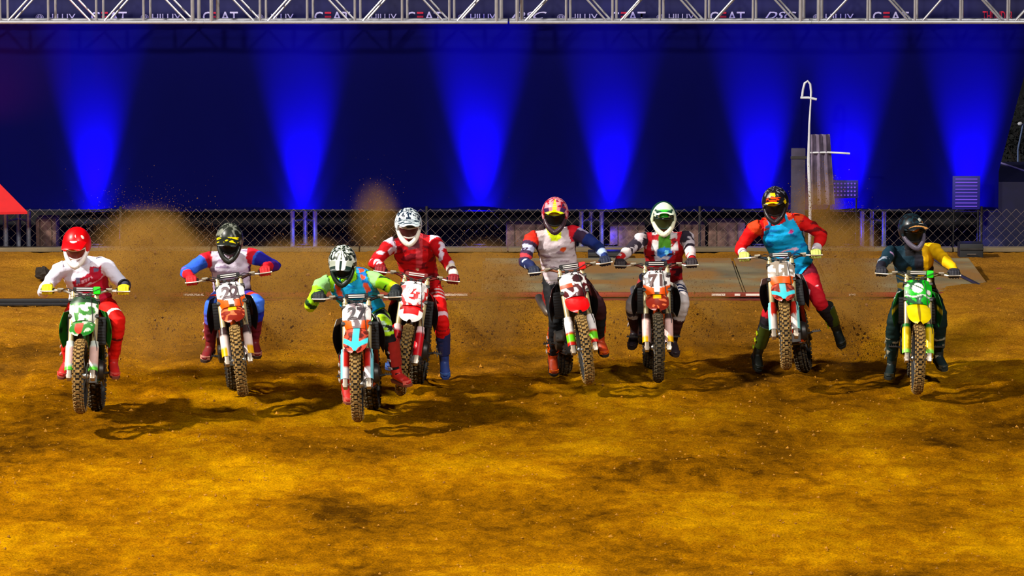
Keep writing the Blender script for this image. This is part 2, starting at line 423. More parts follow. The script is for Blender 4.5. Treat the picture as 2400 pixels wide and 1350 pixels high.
# overhead truss, bottom part in view
YT = 56.15
def truss(pxs, pat, label):
    zt0 = wz(52, YT); H = .56; x0 = wx(pxs[0], YT); cx = x0
    t = empty('overhead_truss', label, 'truss', Matrix.Translation((cx, YT, zt0)), 'bolted sections of the overhead truss')
    X = [wx(p, YT)-cx for p in pxs]
    for y in (0, .34):
        for z in (0, H):
            b = MB(); b.tube([(X[0]-.112, y, z), (X[-1]+.112, y, z)], .025, 10); obj('chord', b, M_truss, t)
    for k, x in enumerate(X):
        for y in (0, .34):
            b = MB(); dx = .035 if y else -.02; b.tube([(x+dx, y, 0), (x+dx, y, H)], .016 if 0 < k < len(X)-1 else .024, 8); obj('upright', b, M_truss, t)
    for k in range(len(X)-1):
        a, c_ = X[k], X[k+1]
        for y in (0, .34):
            dx = .05 if y else 0
            p, q = ((a+.06+dx, y, 0), (c_+dx, y, H)) if pat[k] == '/' else ((a+dx-.03, y, H), (c_-.05+dx-.03, y, 0))
            b = MB(); b.tube([p, q], .013, 8); obj('brace', b, M_truss, t)
    for k in range(len(X)-1):
        b = MB(); b.tube([(X[k], 0, 0), (X[k+1], .34, 0)], .011, 6); obj('bottom_brace', b, M_truss, t)
truss([-205, -95, 12, 124, 236, 346, 460], '/\\/\\/\\', 'leftmost section of the bright overhead truss, ending above the red helmet side')
truss([504, 617, 727, 838, 948, 1058, 1168], '\\/\\/\\/', 'second overhead truss section from the left, above the two middle left riders')
truss([1216, 1330, 1438, 1548, 1655, 1765, 1876], '/\\/\\/\\', 'third overhead truss section from the left, above the white vested rider')
truss([1918, 2032, 2142, 2248, 2358, 2468], '/\\/\\/', 'rightmost overhead truss section, above the navy and yellow rider')

# sponsor banner behind the truss
sb_ = empty('sponsor_banner', 'dark sponsor banner with a row of logos behind the overhead truss', 'banner', Matrix.Translation((0, YT+1.05, 0)))
zt = wz(47, YT+1.05); b = MB(); b.sheet(lambda u, v: Vector((8*u, 0, zt-.03+.62*(v+1)/2+.0)), 40, 4, .003, lambda u, v: C(20, 12, 60))
obj('cloth', b, mat('sponsor_cloth', C(8, 9, 66), .8, vary=.5, vscale=.9), sb_)
M_let = mat('print_white', C(226, 218, 250), .7); M_letr = mat('print_red', C(220, 30, 60), .7)
RX = Matrix.Rotation(PI/2, 4, 'X')
def banner_text(txt, x0, x1, ytop, hpx, m=M_let, shear=0.0, bold=.004):
    Y = YT+1.05; me = text_mesh(txt, 1.0, 0, shear, bold)
    co = np.array([v.co[:] for v in me.vertices]); mn = co.min(0); mx = co.max(0)
    W = wx(x1, Y)-wx(x0, Y); Hh = hpx/195.0
    sx = W/(mx[0]-mn[0]); sy = Hh/(mx[1]-mn[1])
    for v in me.vertices: v.co = ((v.co.x-mn[0])*sx, (v.co.y-mn[1])*sy, v.co.z*.003)
    obj('lettering', me, m, sb_, Matrix.Translation((wx(x0, Y), -.008, wz(ytop+hpx, Y)))@RX)
def ringlogo(px, m=M_let):
    Y = YT+1.05; b = MB()
    for (rx_, rz_) in ((.045, .03), (.018, .03), (.03, .012)):
        b.tube([(wx(px, Y)+rx_*math.cos(a), -.008, wz(40, Y)+rz_*math.sin(a)) for a in np.linspace(0, 2*PI, 20)[:-1]], .003, 4, closed=True)
    obj('emblem', b, m, sb_)
for (a, c_) in ((118, 184), (362, 430), (628, 692), (872, 932), (1103, 1162), (1335, 1400), (1565, 1625), (1930, 1996)):
    banner_text('HILUX', a, c_, 32, 22)
for p in (100, 345, 612, 1083, 1314, 1546, 1910): ringlogo(p)
def ceat(a, c_):
    w_ = c_-a
    banner_text('C', a, a+w_*.24, 27, 24, bold=.012); banner_text('AT', a+w_*.50, c_, 27, 24, bold=.012)
    for k in range(3):
        Y = YT+1.05; b = MB(); x0_, x1_ = wx(a+w_*.29, Y), wx(a+w_*.47, Y)
        b.box(((x0_+x1_)/2, -.008, wz(30+k*9, Y)), (x1_-x0_, .004, .022)); obj('red_bar', b, M_letr, sb_)
for a, c_ in ((220, 303), (480, 562), (740, 823), (955, 1037), (1430, 1511), (1661, 1742), (2040, 2124)): ceat(a, c_)
for a, c_ in ((1197, 1281), (1788, 1862)): banner_text('DSC', a, c_, 27, 18, shear=.5, bold=.01)
banner_text('THUNDER', 2296, 2366, 26, 22, M_letr, bold=.01)

# red canopy corner at the far left
M_red = mat('red_canopy', C(190, 2, 12), .8, vary=.1, bump=.2, bscale=6)
b = MB(); Yc = 56.0
A, B_, C_ = at(-150, 300, Yc), at(-150, 496, Yc), at(64, 496, Yc)
org = Vector((A.x, Yc, 0))
tri_ = [A-org, B_-org, C_-org]
apex = [p+Vector((0, .0, 0)) for p in tri_]
b.add([apex[0]+Vector((0, .5, 0)), apex[1]-Vector((0, .15, 0)), apex[2], apex[1]+Vector((0, 1.0, 0)), apex[0]+Vector((0, .5, .012)), apex[1]+Vector((0, -.15, -.03)), apex[2]+Vector((0, 0, -.03))],
      [(0, 1, 2), (0, 2, 3), (1, 5, 6, 2)])
cn = empty('canopy', 'red canopy corner at the left edge beside the blue banner', 'canopy', Matrix.Translation(org))
obj('roof', b.mesh('roof', False), M_red, cn)
for dx in (.12, .5):
    b = MB(); b.tube([(dx, .3, 0), (dx, .3, tri_[1].z-.02)], .015, 8); obj('pole', b, M_steel, cn)
dl = bpy.data.lights.new('red_wash', 'SPOT'); dl.energy = 60; dl.color = (1, .0, .06); dl.spot_size = math.radians(60); dl.spot_blend = 1
ol = bpy.data.objects.new('red_wash', dl); COL.objects.link(ol); ol.location = (-8.6, 53.5, .6)
ol.rotation_euler = (Vector((-6.3, 56.6, 2.2))-Vector(ol.location)).to_track_quat('-Z', 'Y').to_euler()

dl = bpy.data.lights.new('red_backlight', 'SPOT'); dl.energy = 22; dl.color = (1, .0, .10); dl.spot_size = math.radians(70); dl.spot_blend = 1
ol = bpy.data.objects.new('red_backlight', dl); COL.objects.link(ol); ol.location = (-7.0, 57.5, 1.6)
ol.rotation_euler = (Vector((-6.2, 56.6, 2.3))-Vector(ol.location)).to_track_quat('-Z', 'Y').to_euler()

# straw bales behind the fence
M_bale = mat('bale_straw', C(112, 84, 72), .95, vary=.5, vscale=12, bump=.8, bscale=30)
for (x0, x1, y0, y1, lab) in ((88, 136, 508, 584, 'small upright brown bale behind the fence left of the red helmet'), (1186, 1276, 522, 584, 'brown bale behind the fence left of the white vested rider'),
                              (1428, 1512, 524, 584, 'brown bale behind the fence left of the green topped helmet'), (1590, 1652, 522, 584, 'brown bale just right of the green topped helmet'),
                              (1658, 1745, 516, 584, 'brown bale behind the fence left of the cyan vested rider')):
    Y = 57.1; a = at(x0, y1, Y); c_ = at(x1, y0, Y)
    b = MB(); b.box((0, 0, c_.z/2), (c_.x-a.x, .45, c_.z), bev=.03)
    o = empty('straw_bale', lab, 'bale', Matrix.Translation(((a.x+c_.x)/2, Y, 0)), 'brown bales behind the fence')
    obj('bale_body', b, M_bale, o)
    for k in (-.28, .28):
        b = MB(); w_ = (c_.x-a.x); b.box((k*w_, 0, c_.z/2), (.012, .462, c_.z+.01)); obj('twine', b, mat('twine', C(70, 52, 40), .9), o)

# dark equipment cases on the kerb
def case(px0, px1, py0, py1, Y, lab):
    a = at(px0, py1, Y); c_ = at(px1, py0, Y); w_, h_ = c_.x-a.x, c_.z-a.z
    o = empty('equipment_case', lab, 'case', Matrix.Translation(((a.x+c_.x)/2, Y, max(0, a.z))))
    b = MB(); b.box((0, 0, h_/2), (w_, .3, h_), bev=.015); obj('case_body', b, mat('case', C(18, 20, 22), .6, vary=.3), o)
    b = MB(); b.box((0, -.155, h_*.75), (w_*1.01, .02, .02)); obj('trim_band', b, M_steel, o)
    b = MB(); b.tube([(-.05, -.16, h_*.45), (-.05, -.19, h_*.5), (.05, -.19, h_*.5), (.05, -.16, h_*.45)], .006, 6); obj('handle', b, M_alu, o)
case(2246, 2302, 571, 617, 55.9, 'black equipment case on the ground right of the yellow sleeved rider')
case(1378, 1474, 588, 612, 55.9, 'low black equipment case behind the arm of the white vested rider')

# white looped pole with hanging cloth
pw = mat('white_paint', C(205, 208, 215), .5, vary=.2); Yp = 56.25
o = empty('hooked_pole', 'thin white pole with a hooked loop on top in front of the banner', 'pole', Matrix.Translation((wx(1898, Yp), Yp, 0)))
def pp(px, py): q = at(px, py, Yp); return (q.x-wx(1898, Yp), 0, q.z)
b = MB(); b.tube([pp(1897, 600), pp(1899, 480), pp(1895, 380), pp(1897, 290), pp(1900, 240), pp(1901, 215), pp(1899, 197), pp(1893, 190), pp(1886, 195), pp(1882, 210), pp(1880, 226)], [.02, .02, .02, .013, .01, .014, .014, .014, .014, .014, .014], 10); obj('pole', b, pw, o)
b = MB(); b.tube([pp(1876, 229), pp(1895, 229), pp(1914, 233)], .015, 8); obj('crossbar', b, pw, o)
b = MB(); b.tube([pp(1897, 358), pp(1940, 357), pp(1992, 360)], [.01, .012, .012], 8); obj('arm', b, pw, o)
M_drape = mat('pale_drape', C(112, 100, 124), .9, vary=.5, vscale=7, bump=.5, bscale=12)
b = MB()
def dfn(u, v):
    y = 315+(v+1)/2*165; wd = 45+(v+1)/2*12; q = at(1900+wd*(u+1)/2, y, Yp); return Vector((q.x-wx(1898, Yp), .03*math.sin(u*9)+.02, q.z))
b.sheet(dfn, 36, 10, .004); obj('hanging_cloth', b, M_drape, o)
b = MB(); q = at(1853, 585, 56.3); c_ = at(1888, 348, 56.3)
b.box((0, 0, c_.z/2), (c_.x-q.x, .08, c_.z), bev=.01); 
o2 = empty('panel_board', 'narrow grey brown upright board left of the white pole', 'board', Matrix.Translation(((q.x+c_.x)/2, 56.32, 0)))
obj('board_face', b, mat('weathered_board', C(60, 54, 74), .9, vary=.4, vscale=6), o2)
b = MB(); b.box((0, -.045, c_.z*.92), (c_.x-q.x+.02, .012, .03)); obj('batten', b, M_steel, o2)
# perforated speaker grille lit at base of banner
def dotpanel(x0, x1, y0, y1, nx, ny, lab, shp):
    Y = 56.42; a = at(x0, y1, Y); c_ = at(x1, y0, Y)
    o = empty('lamp_panel', lab, 'lamp panel', Matrix.Translation((a.x, Y, 0)))
    b = MB(); b.box(((c_.x-a.x)/2, .03, (a.z+c_.z)/2), (c_.x-a.x+.04, .03, c_.z-a.z+.03), bev=.004); obj('panel_frame', b, mat('panel_blue', C(10, 8, 120), .5), o)
    for sx in (0, 1):
        b = MB(); b.tube([(sx*(c_.x-a.x), .04, .02), (sx*(c_.x-a.x), .04, a.z)], .01, 6); obj('panel_leg', b, M_black, o)
    b = MB()
    for i in range(nx):
        for j in range(ny):
            x = (i+.5)/nx*(c_.x-a.x); z = a.z+(j+.5)/ny*(c_.z-a.z)
            if shp == 'dot': b.lathe([(-.012, .0005), (-.012, .010), (0, .012)], (x, .012, z), 'Y', 8)
            else: b.box((x, .012, z), ((c_.x-a.x)*(.55+.45*j/ny if 0 else .9), .012, .010))
    m = mat('lamp_glow_'+shp, C(90, 60, 200), .4); nt = m.node_tree; bs = nt.nodes['Principled BSDF']; bs.inputs['Emission Color'].default_value = (.30, .12, 1, 1); bs.inputs['Emission Strength'].default_value = .22
    obj('lamp_dots' if shp == 'dot' else 'lamp_strips', b, m, o)
dotpanel(1944, 2008, 426, 462, 8, 4, 'dotted lamp panel glowing violet to the right of the white pole', 'dot')
dotpanel(2236, 2294, 416, 488, 1, 9, 'louvred lamp panel glowing violet near the right end of the banner', 'strip')

# night surroundings past the banner's right end
M_leaf = mat('dark_leaves', C(8, 15, 14), .9)
Ys = 62.0
o = empty('shrub', 'dark leafy shrub behind the right end of the banner', 'shrub', Matrix.Translation((wx(2385, Ys), Ys, 0)))
vs = []; fs = []
for k in range(1400):
    a = Vector((random.gauss(0, .28), random.gauss(0, .2), abs(random.gauss(.95, .25)))); r = .035
    d = [Vector((random.uniform(-r, r), random.uniform(-r, r), random.uniform(-r, r))) for _ in range(3)]
    i = len(vs); vs += [a+d[0], a+d[1], a+d[2]]; fs.append((i, i+1, i+2))
b = MB(); b.add(vs, fs); obj('foliage', b.mesh('foliage', False), M_leaf, o)['kind'] = 'stuff'
b = MB(); b.tube([(0, 0, 0), (.03, 0, .5), (-.02, 0, 1.0)], [.04, .03, .015], 8)
b.tube([(.02, 0, .4), (.2, .05, .85)], [.02, .01], 6); b.tube([(.02, 0, .45), (-.2, -.05, .9)], [.02, .01], 6); obj('stem', b, mat('bark', C(30, 24, 20), .9), o)
Yl = 61.5
o = empty('light_pole', 'slim leaning pole at the right edge beyond the banner', 'pole', Matrix.Translation((wx(2390, Yl), Yl, 0)))
def lp(px, py): q = at(px, py, Yl); return (q.x-wx(2390, Yl), 0, q.z)
b = MB(); b.tube([lp(2384, 560), lp(2386, 350), lp(2398, 290)], [.016, .013, .011], 8); obj('pole', b, mat('blue_grey_paint', C(80, 100, 140), .5), o)
b = MB(); b.ell(lp(2391, 290), (.035, .03, .025)); obj('lamp_head', b, pw, o)
o = empty('mooring_post', 'small pale post top beyond the right end of the banner', 'post', Matrix.Translation((wx(2365, Yl), Yl-.2, 0)))
b = MB(); z_ = wz(396, Yl-.2); b.tube([(0, 0, 0), (0, 0, z_-.04)], .03, 8); obj('shaft', b, M_steel, o)
b = MB(); b.ell((0, 0, z_), (.035, .035, .035)); obj('knob', b, mat('pale_knob', C(190, 150, 150), .6), o)
# raised dark platform with pale edge line at the right
Yq = 58.5; b = MB(); p0, p1, p2, p3 = at(2290, 416, 58.2), at(2330, 416, 58.2), at(2440, 490, 57.2), at(2290, 495, 57.2)
q0 = Vector((p3.x, Yq, 0)); z1 = p0.z
top = [(wx(2290, 57.2), 57.0, .85), (wx(2480, 57.2), 57.0, .85), (wx(2480, 60), 59.5, .85), (wx(2320, 60), 59.5, .85)]
b.add([Vector(p)-q0 for p in top]+[Vector((p[0], p[1], 0))-q0 for p in top], [(0, 1, 2, 3), (0, 4, 5, 1), (1, 5, 6, 2), (2, 6, 7, 3), (3, 7, 4, 0)])
o = empty('platform', 'dark blue low platform past the right end of the banner', 'platform', Matrix.Translation(q0))
obj('deck', b.mesh('deck', False), mat('platform_paint', C(12, 14, 60), .6, vary=.3), o)
e0, e1 = Vector(top[3])-q0, Vector((wx(2470, 57), 57.0, .85))-q0
b = MB(); b.tube([e0+Vector((0, 0, .01)), e1+Vector((0, 0, .01))], .012, 6); obj('edge_rope', b, mat('rope', C(140, 130, 190), .7), o)

# starting gate lying on the dirt behind the riders
M_gate_red = mat('gate_red', C(140, 46, 24), .7, .0, vary=.5, vscale=3)
M_mat = mat('gate_mesh_grey', C(128, 116, 80), .9, .0, vary=.45, vscale=2.2, bump=.5, bscale=90)
nt = M_mat.node_tree; _b = nt.nodes['Principled BSDF']; _src = _b.inputs['Base Color'].links[0].from_socket
_n = nt.nodes.new('ShaderNodeTexNoise'); _n.inputs['Scale'].default_value = 1.4; _n.inputs['Detail'].default_value = 7; _g = nt.nodes.new('ShaderNodeNewGeometry'); nt.links.new(_g.outputs['Position'], _n.inputs['Vector'])
_r = nt.nodes.new('ShaderNodeMapRange'); _r.inputs['From Min'].default_value = .42; _r.inputs['From Max'].default_value = .58; nt.links.new(_n.outputs['Fac'], _r.inputs['Value'])
_x = nt.nodes.new('ShaderNodeMix'); _x.data_type = 'RGBA'; nt.links.new(_r.outputs[0], _x.inputs[0]); nt.links.new(_src, _x.inputs[6]); _x.inputs[7].default_value = (*C(140, 98, 34), 1); nt.links.new(_x.outputs[2], _b.inputs['Base Color'])
gy0, gy1 = 52.25, 55.3
sg = empty('starting_gate', 'long starting gate lying behind the riders, red front bar and grey mesh mats', 'gate', Matrix.Translation((0, gy0, 0)))
gx0 = wx(160, gy0); gx1 = ground(2335, 706).x
b = MB(); b.box(((gx0+gx1)/2, 0, .075), (gx1-gx0, .06, .05), bev=.008); obj('front_bar', b, M_gate_red, sg)
b = MB(); b.box(((gx0+gx1)/2, .02, .02), (gx1-gx0, .05, .03), bev=.006); obj('lower_bar', b, mat('gate_dark_red', C(110, 30, 20), .6, vary=.3), sg)
xx = wx(1130, gy0); k = 0
while xx < gx1-.2:
    wd = min(.98, gx1-xx)
    def mf(u, v, xx=xx, wd=wd):
        yy = .06+(v+1)/2*(gy1-gy0-.06); nar = 1-.0*(v+1)/2
        return Vector((xx+.02+(wd-.04)*(u+1)/2, yy, .085+.03*(v+1)/2))
    b = MB(); b.sheet(mf, 2, 4, .012); obj('mat_panel', b, M_mat, sg)
    b = MB(); b.box((xx, 1.5, .085), (.02, 2.9, .022)); obj('divider', b, M_mat, sg); xx += .98; k += 1
b = MB(); e = at(2232, 640, 55.2); b.tube([(gx1-.02, 0, .09), (gx1+.0-.28, 1.4, .12), (gx1-.5, 2.9, .17)], .022, 8); obj('side_arm', b, M_steel, sg)
b = MB(); b.tube([(gx1+.03+.055*math.cos(a), -.01, .09+.055*math.sin(a)) for a in np.linspace(0, 2*PI, 17)[:-1]], .012, 6, closed=True); obj('tow_ring', b, M_gate_red, sg)
M_sticker = mat('white_sticker', C(230, 215, 205), .6)
for (a, c_) in ((430, 478), (1040, 1096), (1668, 1700), (1722, 1735), (1748, 1792), (1990, 2006)):
    b = MB(); x0_, x1_ = wx(a, gy0), wx(c_, gy0); b.box(((x0_+x1_)/2, -.034, .078), (x1_-x0_, .006, .022)); obj('sticker', b, M_sticker, sg)
# dark pipe and low board at the left
b = MB(); x1_ = wx(190, 52.0)
o = empty('steel_rail', 'black steel rail on the dirt at the left edge', 'rail', Matrix.Translation((-7, 52.0, 0)))
b.box(((x1_+7)/2, 0, .03), (x1_+7, .06, .06), bev=.008); obj('rail_bar', b, M_black, o)
b = MB(); b.box(((x1_+7)/2, -.12, .012), (x1_+7, .04, .03), bev=.005); obj('rail_lip', b, M_black, o)
b = MB(); b.ell((0, 0, .06), (.09, .07, .075), nu=12, nv=8)
for k in range(len(b.v)):
    p = Vector(b.v[k]); b.v[k] = tuple(p*(1+.35*mnoise.noise(p*22)))
g_ = ground(100, 658); obj('dark_rock', b.mesh('dark_rock', False), mat('rock', C(40, 30, 20), .9, vary=.4), None, Matrix.Translation((g_.x, g_.y, .02)), label='dark lump of earth on the bank left of the red helmet rider', category='rock')

# ------------------------------------------------------------------ motocross bike parts (local: +Y forward, +X the rider's right, Z up, origin at rear contact)
RK = math.radians(26.5); FD = Vector((0, -math.sin(RK), math.cos(RK)))      # up the fork
FN = Vector((0, math.cos(RK), math.sin(RK)))                                # forward of the fork
AX = Vector((0, 1.48, .345)); TOP = AX+FD*.80
HEAD = TOP-FN*.03
RAX = Vector((0, 0, .335))
PARTS = {}
def wheel_meshes(key, c, R, wid, rim_r, nk, rear=False):
    b = MB(); w2 = wid/2; prof = []
    for k in range(13):
        t = -PI*.62+2*PI*.62*k/12
        prof.append((w2*math.sin(t)*(.98), (R-.012-w2*.85)+w2*.85*math.cos(t)))
    prof += [(w2*.5, rim_r-.004), (-w2*.5, rim_r-.004)]
    b.lathe(prof, c, 'X', 64, closed=True); b.mi = 1
    for i in range(nk):
        a = 2*PI*i/nk
        for (x, wx_, tilt, off) in ((0, .020 if i % 2 else .030, 0, 0), (w2*.55, .016, .45, .5), (-w2*.55, .016, -.45, .5), (w2*.9, .012, .95, 0), (-w2*.9, .012, -.95, 0)):
            aa = a+off*2*PI/nk; rr = (R-.012-w2*.85)+w2*.85*math.cos(math.asin(max(-1, min(1, x/w2*.98))))+.004
            Rm = Matrix.Rotation(aa, 3, 'X')@Matrix.Rotation(tilt, 3, 'Y')
            ctr = Vector(c)+Matrix.Rotation(aa, 3, 'X')@Vector((x, 0, rr))
            b.box(ctr, (wx_ if x else wx_*1.3, 2*PI*R/nk*.55, .022), Rm)
    PARTS[key+'_tire'] = b.mesh(key+'_wheel', True, 30)
    b = MB(); b.lathe([(-w2*.42, rim_r+.004), (-w2*.42, rim_r-.014), (-.008, rim_r-.022), (.008, rim_r-.022), (w2*.42, rim_r-.014), (w2*.42, rim_r+.004)], c, 'X', 48, closed=True)
    PARTS[key+'_rim'] = b.mesh('rim')
    b = MB(); b.lathe([(-.07, .018), (-.05, .032), (-.03, .022), (.03, .022), (.05, .032), (.07, .018)], c, 'X', 20); PARTS[key+'_hub'] = b.mesh('hub')
    b = MB()
    for i in range(32):
        a = 2*PI*i/32; s = 1 if i % 2 else -1; a2 = a+s*.35
        p = Vector(c)+Vector((s*.045, .03*math.cos(a2), .03*math.sin(a2))); q = Vector(c)+Vector((s*.008, (rim_r-.015)*math.cos(a), (rim_r-.015)*math.sin(a)))
        b.tube([p, q], .002, 4, cap=False)
    PARTS[key+'_spoke'] = b.mesh('spokes')
    b = MB(); sx = -.062 if not rear else .06
    b.lathe([(sx-.002, .085), (sx-.002, .125), (sx+.002, .125), (sx+.002, .085)], c, 'X', 36, closed=True)
    for k in range(6):
        a = 2*PI*k/6; b.box(Vector(c)+Vector((sx, .06*math.cos(a), .06*math.sin(a))), (.004, .012, .06), Matrix.Rotation(a+PI/2, 3, 'X'))
    PARTS[key+'_disc'] = b.mesh('brake_disc')
wheel_meshes('front', AX, .345, .088, .268, 44)
wheel_meshes('rear', RAX, .335, .128, .240, 40, True)
for s_, nm in ((1, 'r'), (-1, 'l')):
    x = s_*.108
    b = MB(); b.tube([AX+FD*.32+Vector((x, 0, 0)), AX+FD*.34+Vector((x, 0, 0)), AX+FD*.60+Vector((x, 0, 0)), AX+FD*.86+Vector((x, 0, 0))], [.031, .026, .027, .025], 16)
    b.tube([AX+FD*.855+Vector((x, 0, 0)), AX+FD*.875+Vector((x, 0, 0))], [.02, .016], 12); PARTS['fork_'+nm] = b.mesh('fork_leg')
    b = MB(); b.tube([AX+FD*.05+Vector((x, 0, 0)), AX+FD*.36+Vector((x, 0, 0))], .0235, 12); PARTS['slider_'+nm] = b.mesh('slider')
    b = MB(); b.box(AX+Vector((x, 0, 0))+FD*.01+FN*.005, (.042, .07, .10), Matrix.Rotation(RK, 3, 'X'), bev=.008)
    b.lathe([(x-.028, .016), (x+.028, .016)], AX, 'X', 14); PARTS['lug_'+nm] = b.mesh('axle_lug')
    b = MB()
    def gfn(u, v, x=x, s_=s_):
        h = .045+(v+1)/2*.30; a = u*1.75; r = .041-(.006 if v > .8 else 0)
        return AX+FD*h+Vector((x+s_*.002, 0, 0))+Vector((math.sin(a)*r*1.02, 0, 0))+FN*(math.cos(a)*r+.004)
    b.sheet(gfn, 14, 12, .003); PARTS['guard_'+nm] = b
b = MB(); b.box(TOP-FD*.035, (.285, .075, .028), Matrix.Rotation(RK, 3, 'X'), bev=.008)
b.box(AX+FD*.60, (.285, .085, .036), Matrix.Rotation(RK, 3, 'X'), bev=.01); b.tube([HEAD-FD*.24, HEAD-FD*.02], .024, 12)
for s_ in (1, -1): b.box(TOP+Vector((s_*.045, -.005, .022)), (.03, .045, .05), bev=.006)
PARTS['clamp'] = b.mesh('triple_clamp')
# handlebar, grips at +-0.36
BZ = TOP+Vector((0, -.005, .034))
def barp(x):
    a = abs(x); k = min(1, max(0, (a-.09)/.12)); k = k*k*(3-2*k); e = max(0, a-.21)
    return BZ+Vector((x, -.015*k-e*.24, .034*k+e*.05))
b = MB(); b.tube([barp(x) for x in np.linspace(-.405, .405, 41)], .0125, 10); PARTS['bar'] = b.mesh('handlebar')
b = MB(); b.tube([barp(-.20)+Vector((0, .0, -.002)), barp(.20)+Vector((0, 0, -.002))], .006, 8); PARTS['crossbar'] = b.mesh('crossbar')
b = MB(); b.box(barp(0)+Vector((0, .0, .048)), (.22, .045, .045), bev=.014); PARTS['bar_pad'] = b.mesh('bar_pad')
b = MB()
for z_ in (.04, .058): b.box(barp(0)+Vector((0, .0245, z_)), (.15, .003, .008))
PARTS['pad_stripe'] = b.mesh('pad_stripe')
GRIP = {}
for s_, nm in ((1, 'r'), (-1, 'l')):
    p0, p1 = barp(s_*.29), barp(s_*.41); GRIP[nm] = barp(s_*.355)
    b = MB(); pts_ = [p0.lerp(p1, k/8) for k in range(9)]; b.tube(pts_, [.026, .017]+[.0165, .0175]*3+[.019], 12); PARTS['grip_'+nm] = b.mesh('grip')
    b = MB(); b.box(barp(s_*.235)+Vector((0, .008, 0)), (.035, .045, .035), bev=.008); b.box(barp(s_*.225)+Vector((0, .03, .012)), (.06, .03, .028), bev=.008)
    PARTS['perch_'+nm] = b.mesh('perch')
    b = MB(); q = barp(s_*.24)+Vector((0, .03, 0)); b.tube([q, q+Vector((s_*.05, .035, -.006)), barp(s_*.34)+Vector((0, .062, -.012)), barp(s_*.40)+Vector((0, .052, -.014)), barp(s_*.415)+Vector((0, .05, -.014))], [.007, .007, .006, .006, .009], 8)
    PARTS['lever_'+nm] = b.mesh('lever')
b = MB()
for s_ in (1, -1):
    b.tube([barp(s_*.23)+Vector((0, .03, 0)), barp(s_*.15)+Vector((0, .09, .04)), BZ+Vector((s_*.02, .10, .0)), BZ+Vector((-s_*.07, .06, -.10)), AX+FD*.55+Vector((-s_*.07, .04, 0))], .0045, 6)
b.tube([BZ+Vector((-.06, .08, -.02)), AX+FD*.5+Vector((-.10, .06, 0)), AX+FD*.28+Vector((-.14, .045, 0)), AX+FD*.06+Vector((-.10, -.03, 0))], .004, 6)
PARTS['cables'] = b.mesh('cables')
PL0 = AX+FD*.665+FN*.078                                     # number plate centre
def plate_fn(u, v):
    wv_ = .132*(1-.10*abs(v)**3)*(1.0 if v > -.2 else 1-.16*(-.2-v)/.8)*(1-.12*max(0, v-.6)/.4)
    return PL0+FD*(v*.125)+Vector((u*wv_, 0, 0))+FN*(-.045*u*u-.012*v*v+.02*(u*u < .0))
def fender_fn(u, v, fl=.80):
    t = (v+1)/2
    y = 1.06+.66*fl*t; z = .90-(.10*t+.115*t*t)*fl
    wdt = .070+.042*math.sin(PI/2*min(1, t/.5)) if t < .72 else .108*math.sqrt(max(0, 1-((t-.72)/.285)**2))+.004
    wdt = max(wdt, .004)
    return Vector((-u*wdt, y, z-.035*abs(u)**2.2*(1-.3*t)))
def shroud_fn(s_):
    def fn(u, v):   # u front..back, v bottom..top
        t = (u+1)/2; q = (v+1)/2
        top = Vector((s_*(.20-.11*t), 1.07-.40*t, .93+.03*t)); low = Vector((s_*(.215-.10*t), .98-.28*t, .60+.16*t))
        p = low.lerp(top, q); p.x += s_*.035*math.sin(q*PI)*(1-.5*t); p.y += .05*math.sin(q*PI)*(1-t)
        return p
    return fn
b = MB(); b.box((0, .80, .925), (.19, .36, .12), bev=.05); b.lathe([(.985-.0, .035), (1.0, .035), (1.005, .02)], (0, .86, 0), 'Z', 16); PARTS['tank'] = b.mesh('fuel_tank')
b = MB(); b.sheet(lambda u, v: Vector((u*(.085+.02*math.sin((v+1)/2*PI)), .22-.42*.5+ .21*v*1.9+.14, .925+.0*v-.03*abs(u)**3+.012*v*v)), 8, 20, .05); PARTS['seat'] = b.mesh('seat')
b = MB(); b.sheet(lambda u, v: Vector((u*(.10-.02*(v+1)/2), .02-.30*(v+1)/2, .90+.07*(v+1)/2-.04*abs(u)**2)), 8, 8, .006); PARTS['rear_fender'] = b
for s_, nm in ((1, 'r'), (-1, 'l')):
    b = MB(); b.sheet(lambda u, v, s_=s_: Vector((s_*(.115+.03*math.sin((v+1)/2*PI)), .25+.24*u, .76+.13*v+.06*(1-u)/2*(1 if v > 0 else -1)*.4)), 8, 8, .006); PARTS['side_'+nm] = b
    b = MB(); b.box((s_*.125, .93, .76), (.11, .035, .26), bev=.008)
    for k in range(9): b.box((s_*.125, .952, .65+k*.027), (.10, .008, .006))
    PARTS['radiator_'+nm] = b.mesh('radiator')
    b = MB(); b.box((s_*.225, .60, .375), (.085, .05, .014)); b.tube([(s_*.13, .60, .36), (s_*.19, .60, .372)], .012, 8)
    for k in range(4): b.box((s_*(.195+k*.02), .60, .388), (.005, .05, .014))
    PARTS['peg_'+nm] = b.mesh('foot_peg')
b = MB()
b.tube([HEAD-FD*.05, (0, .98, .72), (0, .93, .46), (0, .80, .30)], [.028, .026, .026, .024], 10)
for s_ in (1, -1):
    b.tube([(0, 1.02, .93), (s_*.07, .80, .84), (s_*.10, .50, .66), (s_*.10, .44, .45), (s_*.08, .48, .30), (s_*.07, .80, .285)], .020, 8)
    b.tube([(s_*.08, .55, .80), (s_*.07, .10, .87), (s_*.06, -.1, .89)], .013, 8); b.tube([(s_*.10, .46, .52), (s_*.07, .10, .84)], .012, 8)
PARTS['frame'] = b.mesh('frame')
b = MB(); b.box((0, .62, .40), (.19, .34, .20), bev=.04); b.lathe([(-.14, .05), (-.13, .085), (-.095, .10), (.095, .10), (.145, .092), (.155, .05)], (0, .60, .39), 'X', 24)
R3 = Matrix.Rotation(-.25, 3, 'X'); b.box((0, .74, .57), (.11, .12, .20), R3, bev=.015); b.box((0, .765, .70), (.13, .13, .07), R3, bev=.02)
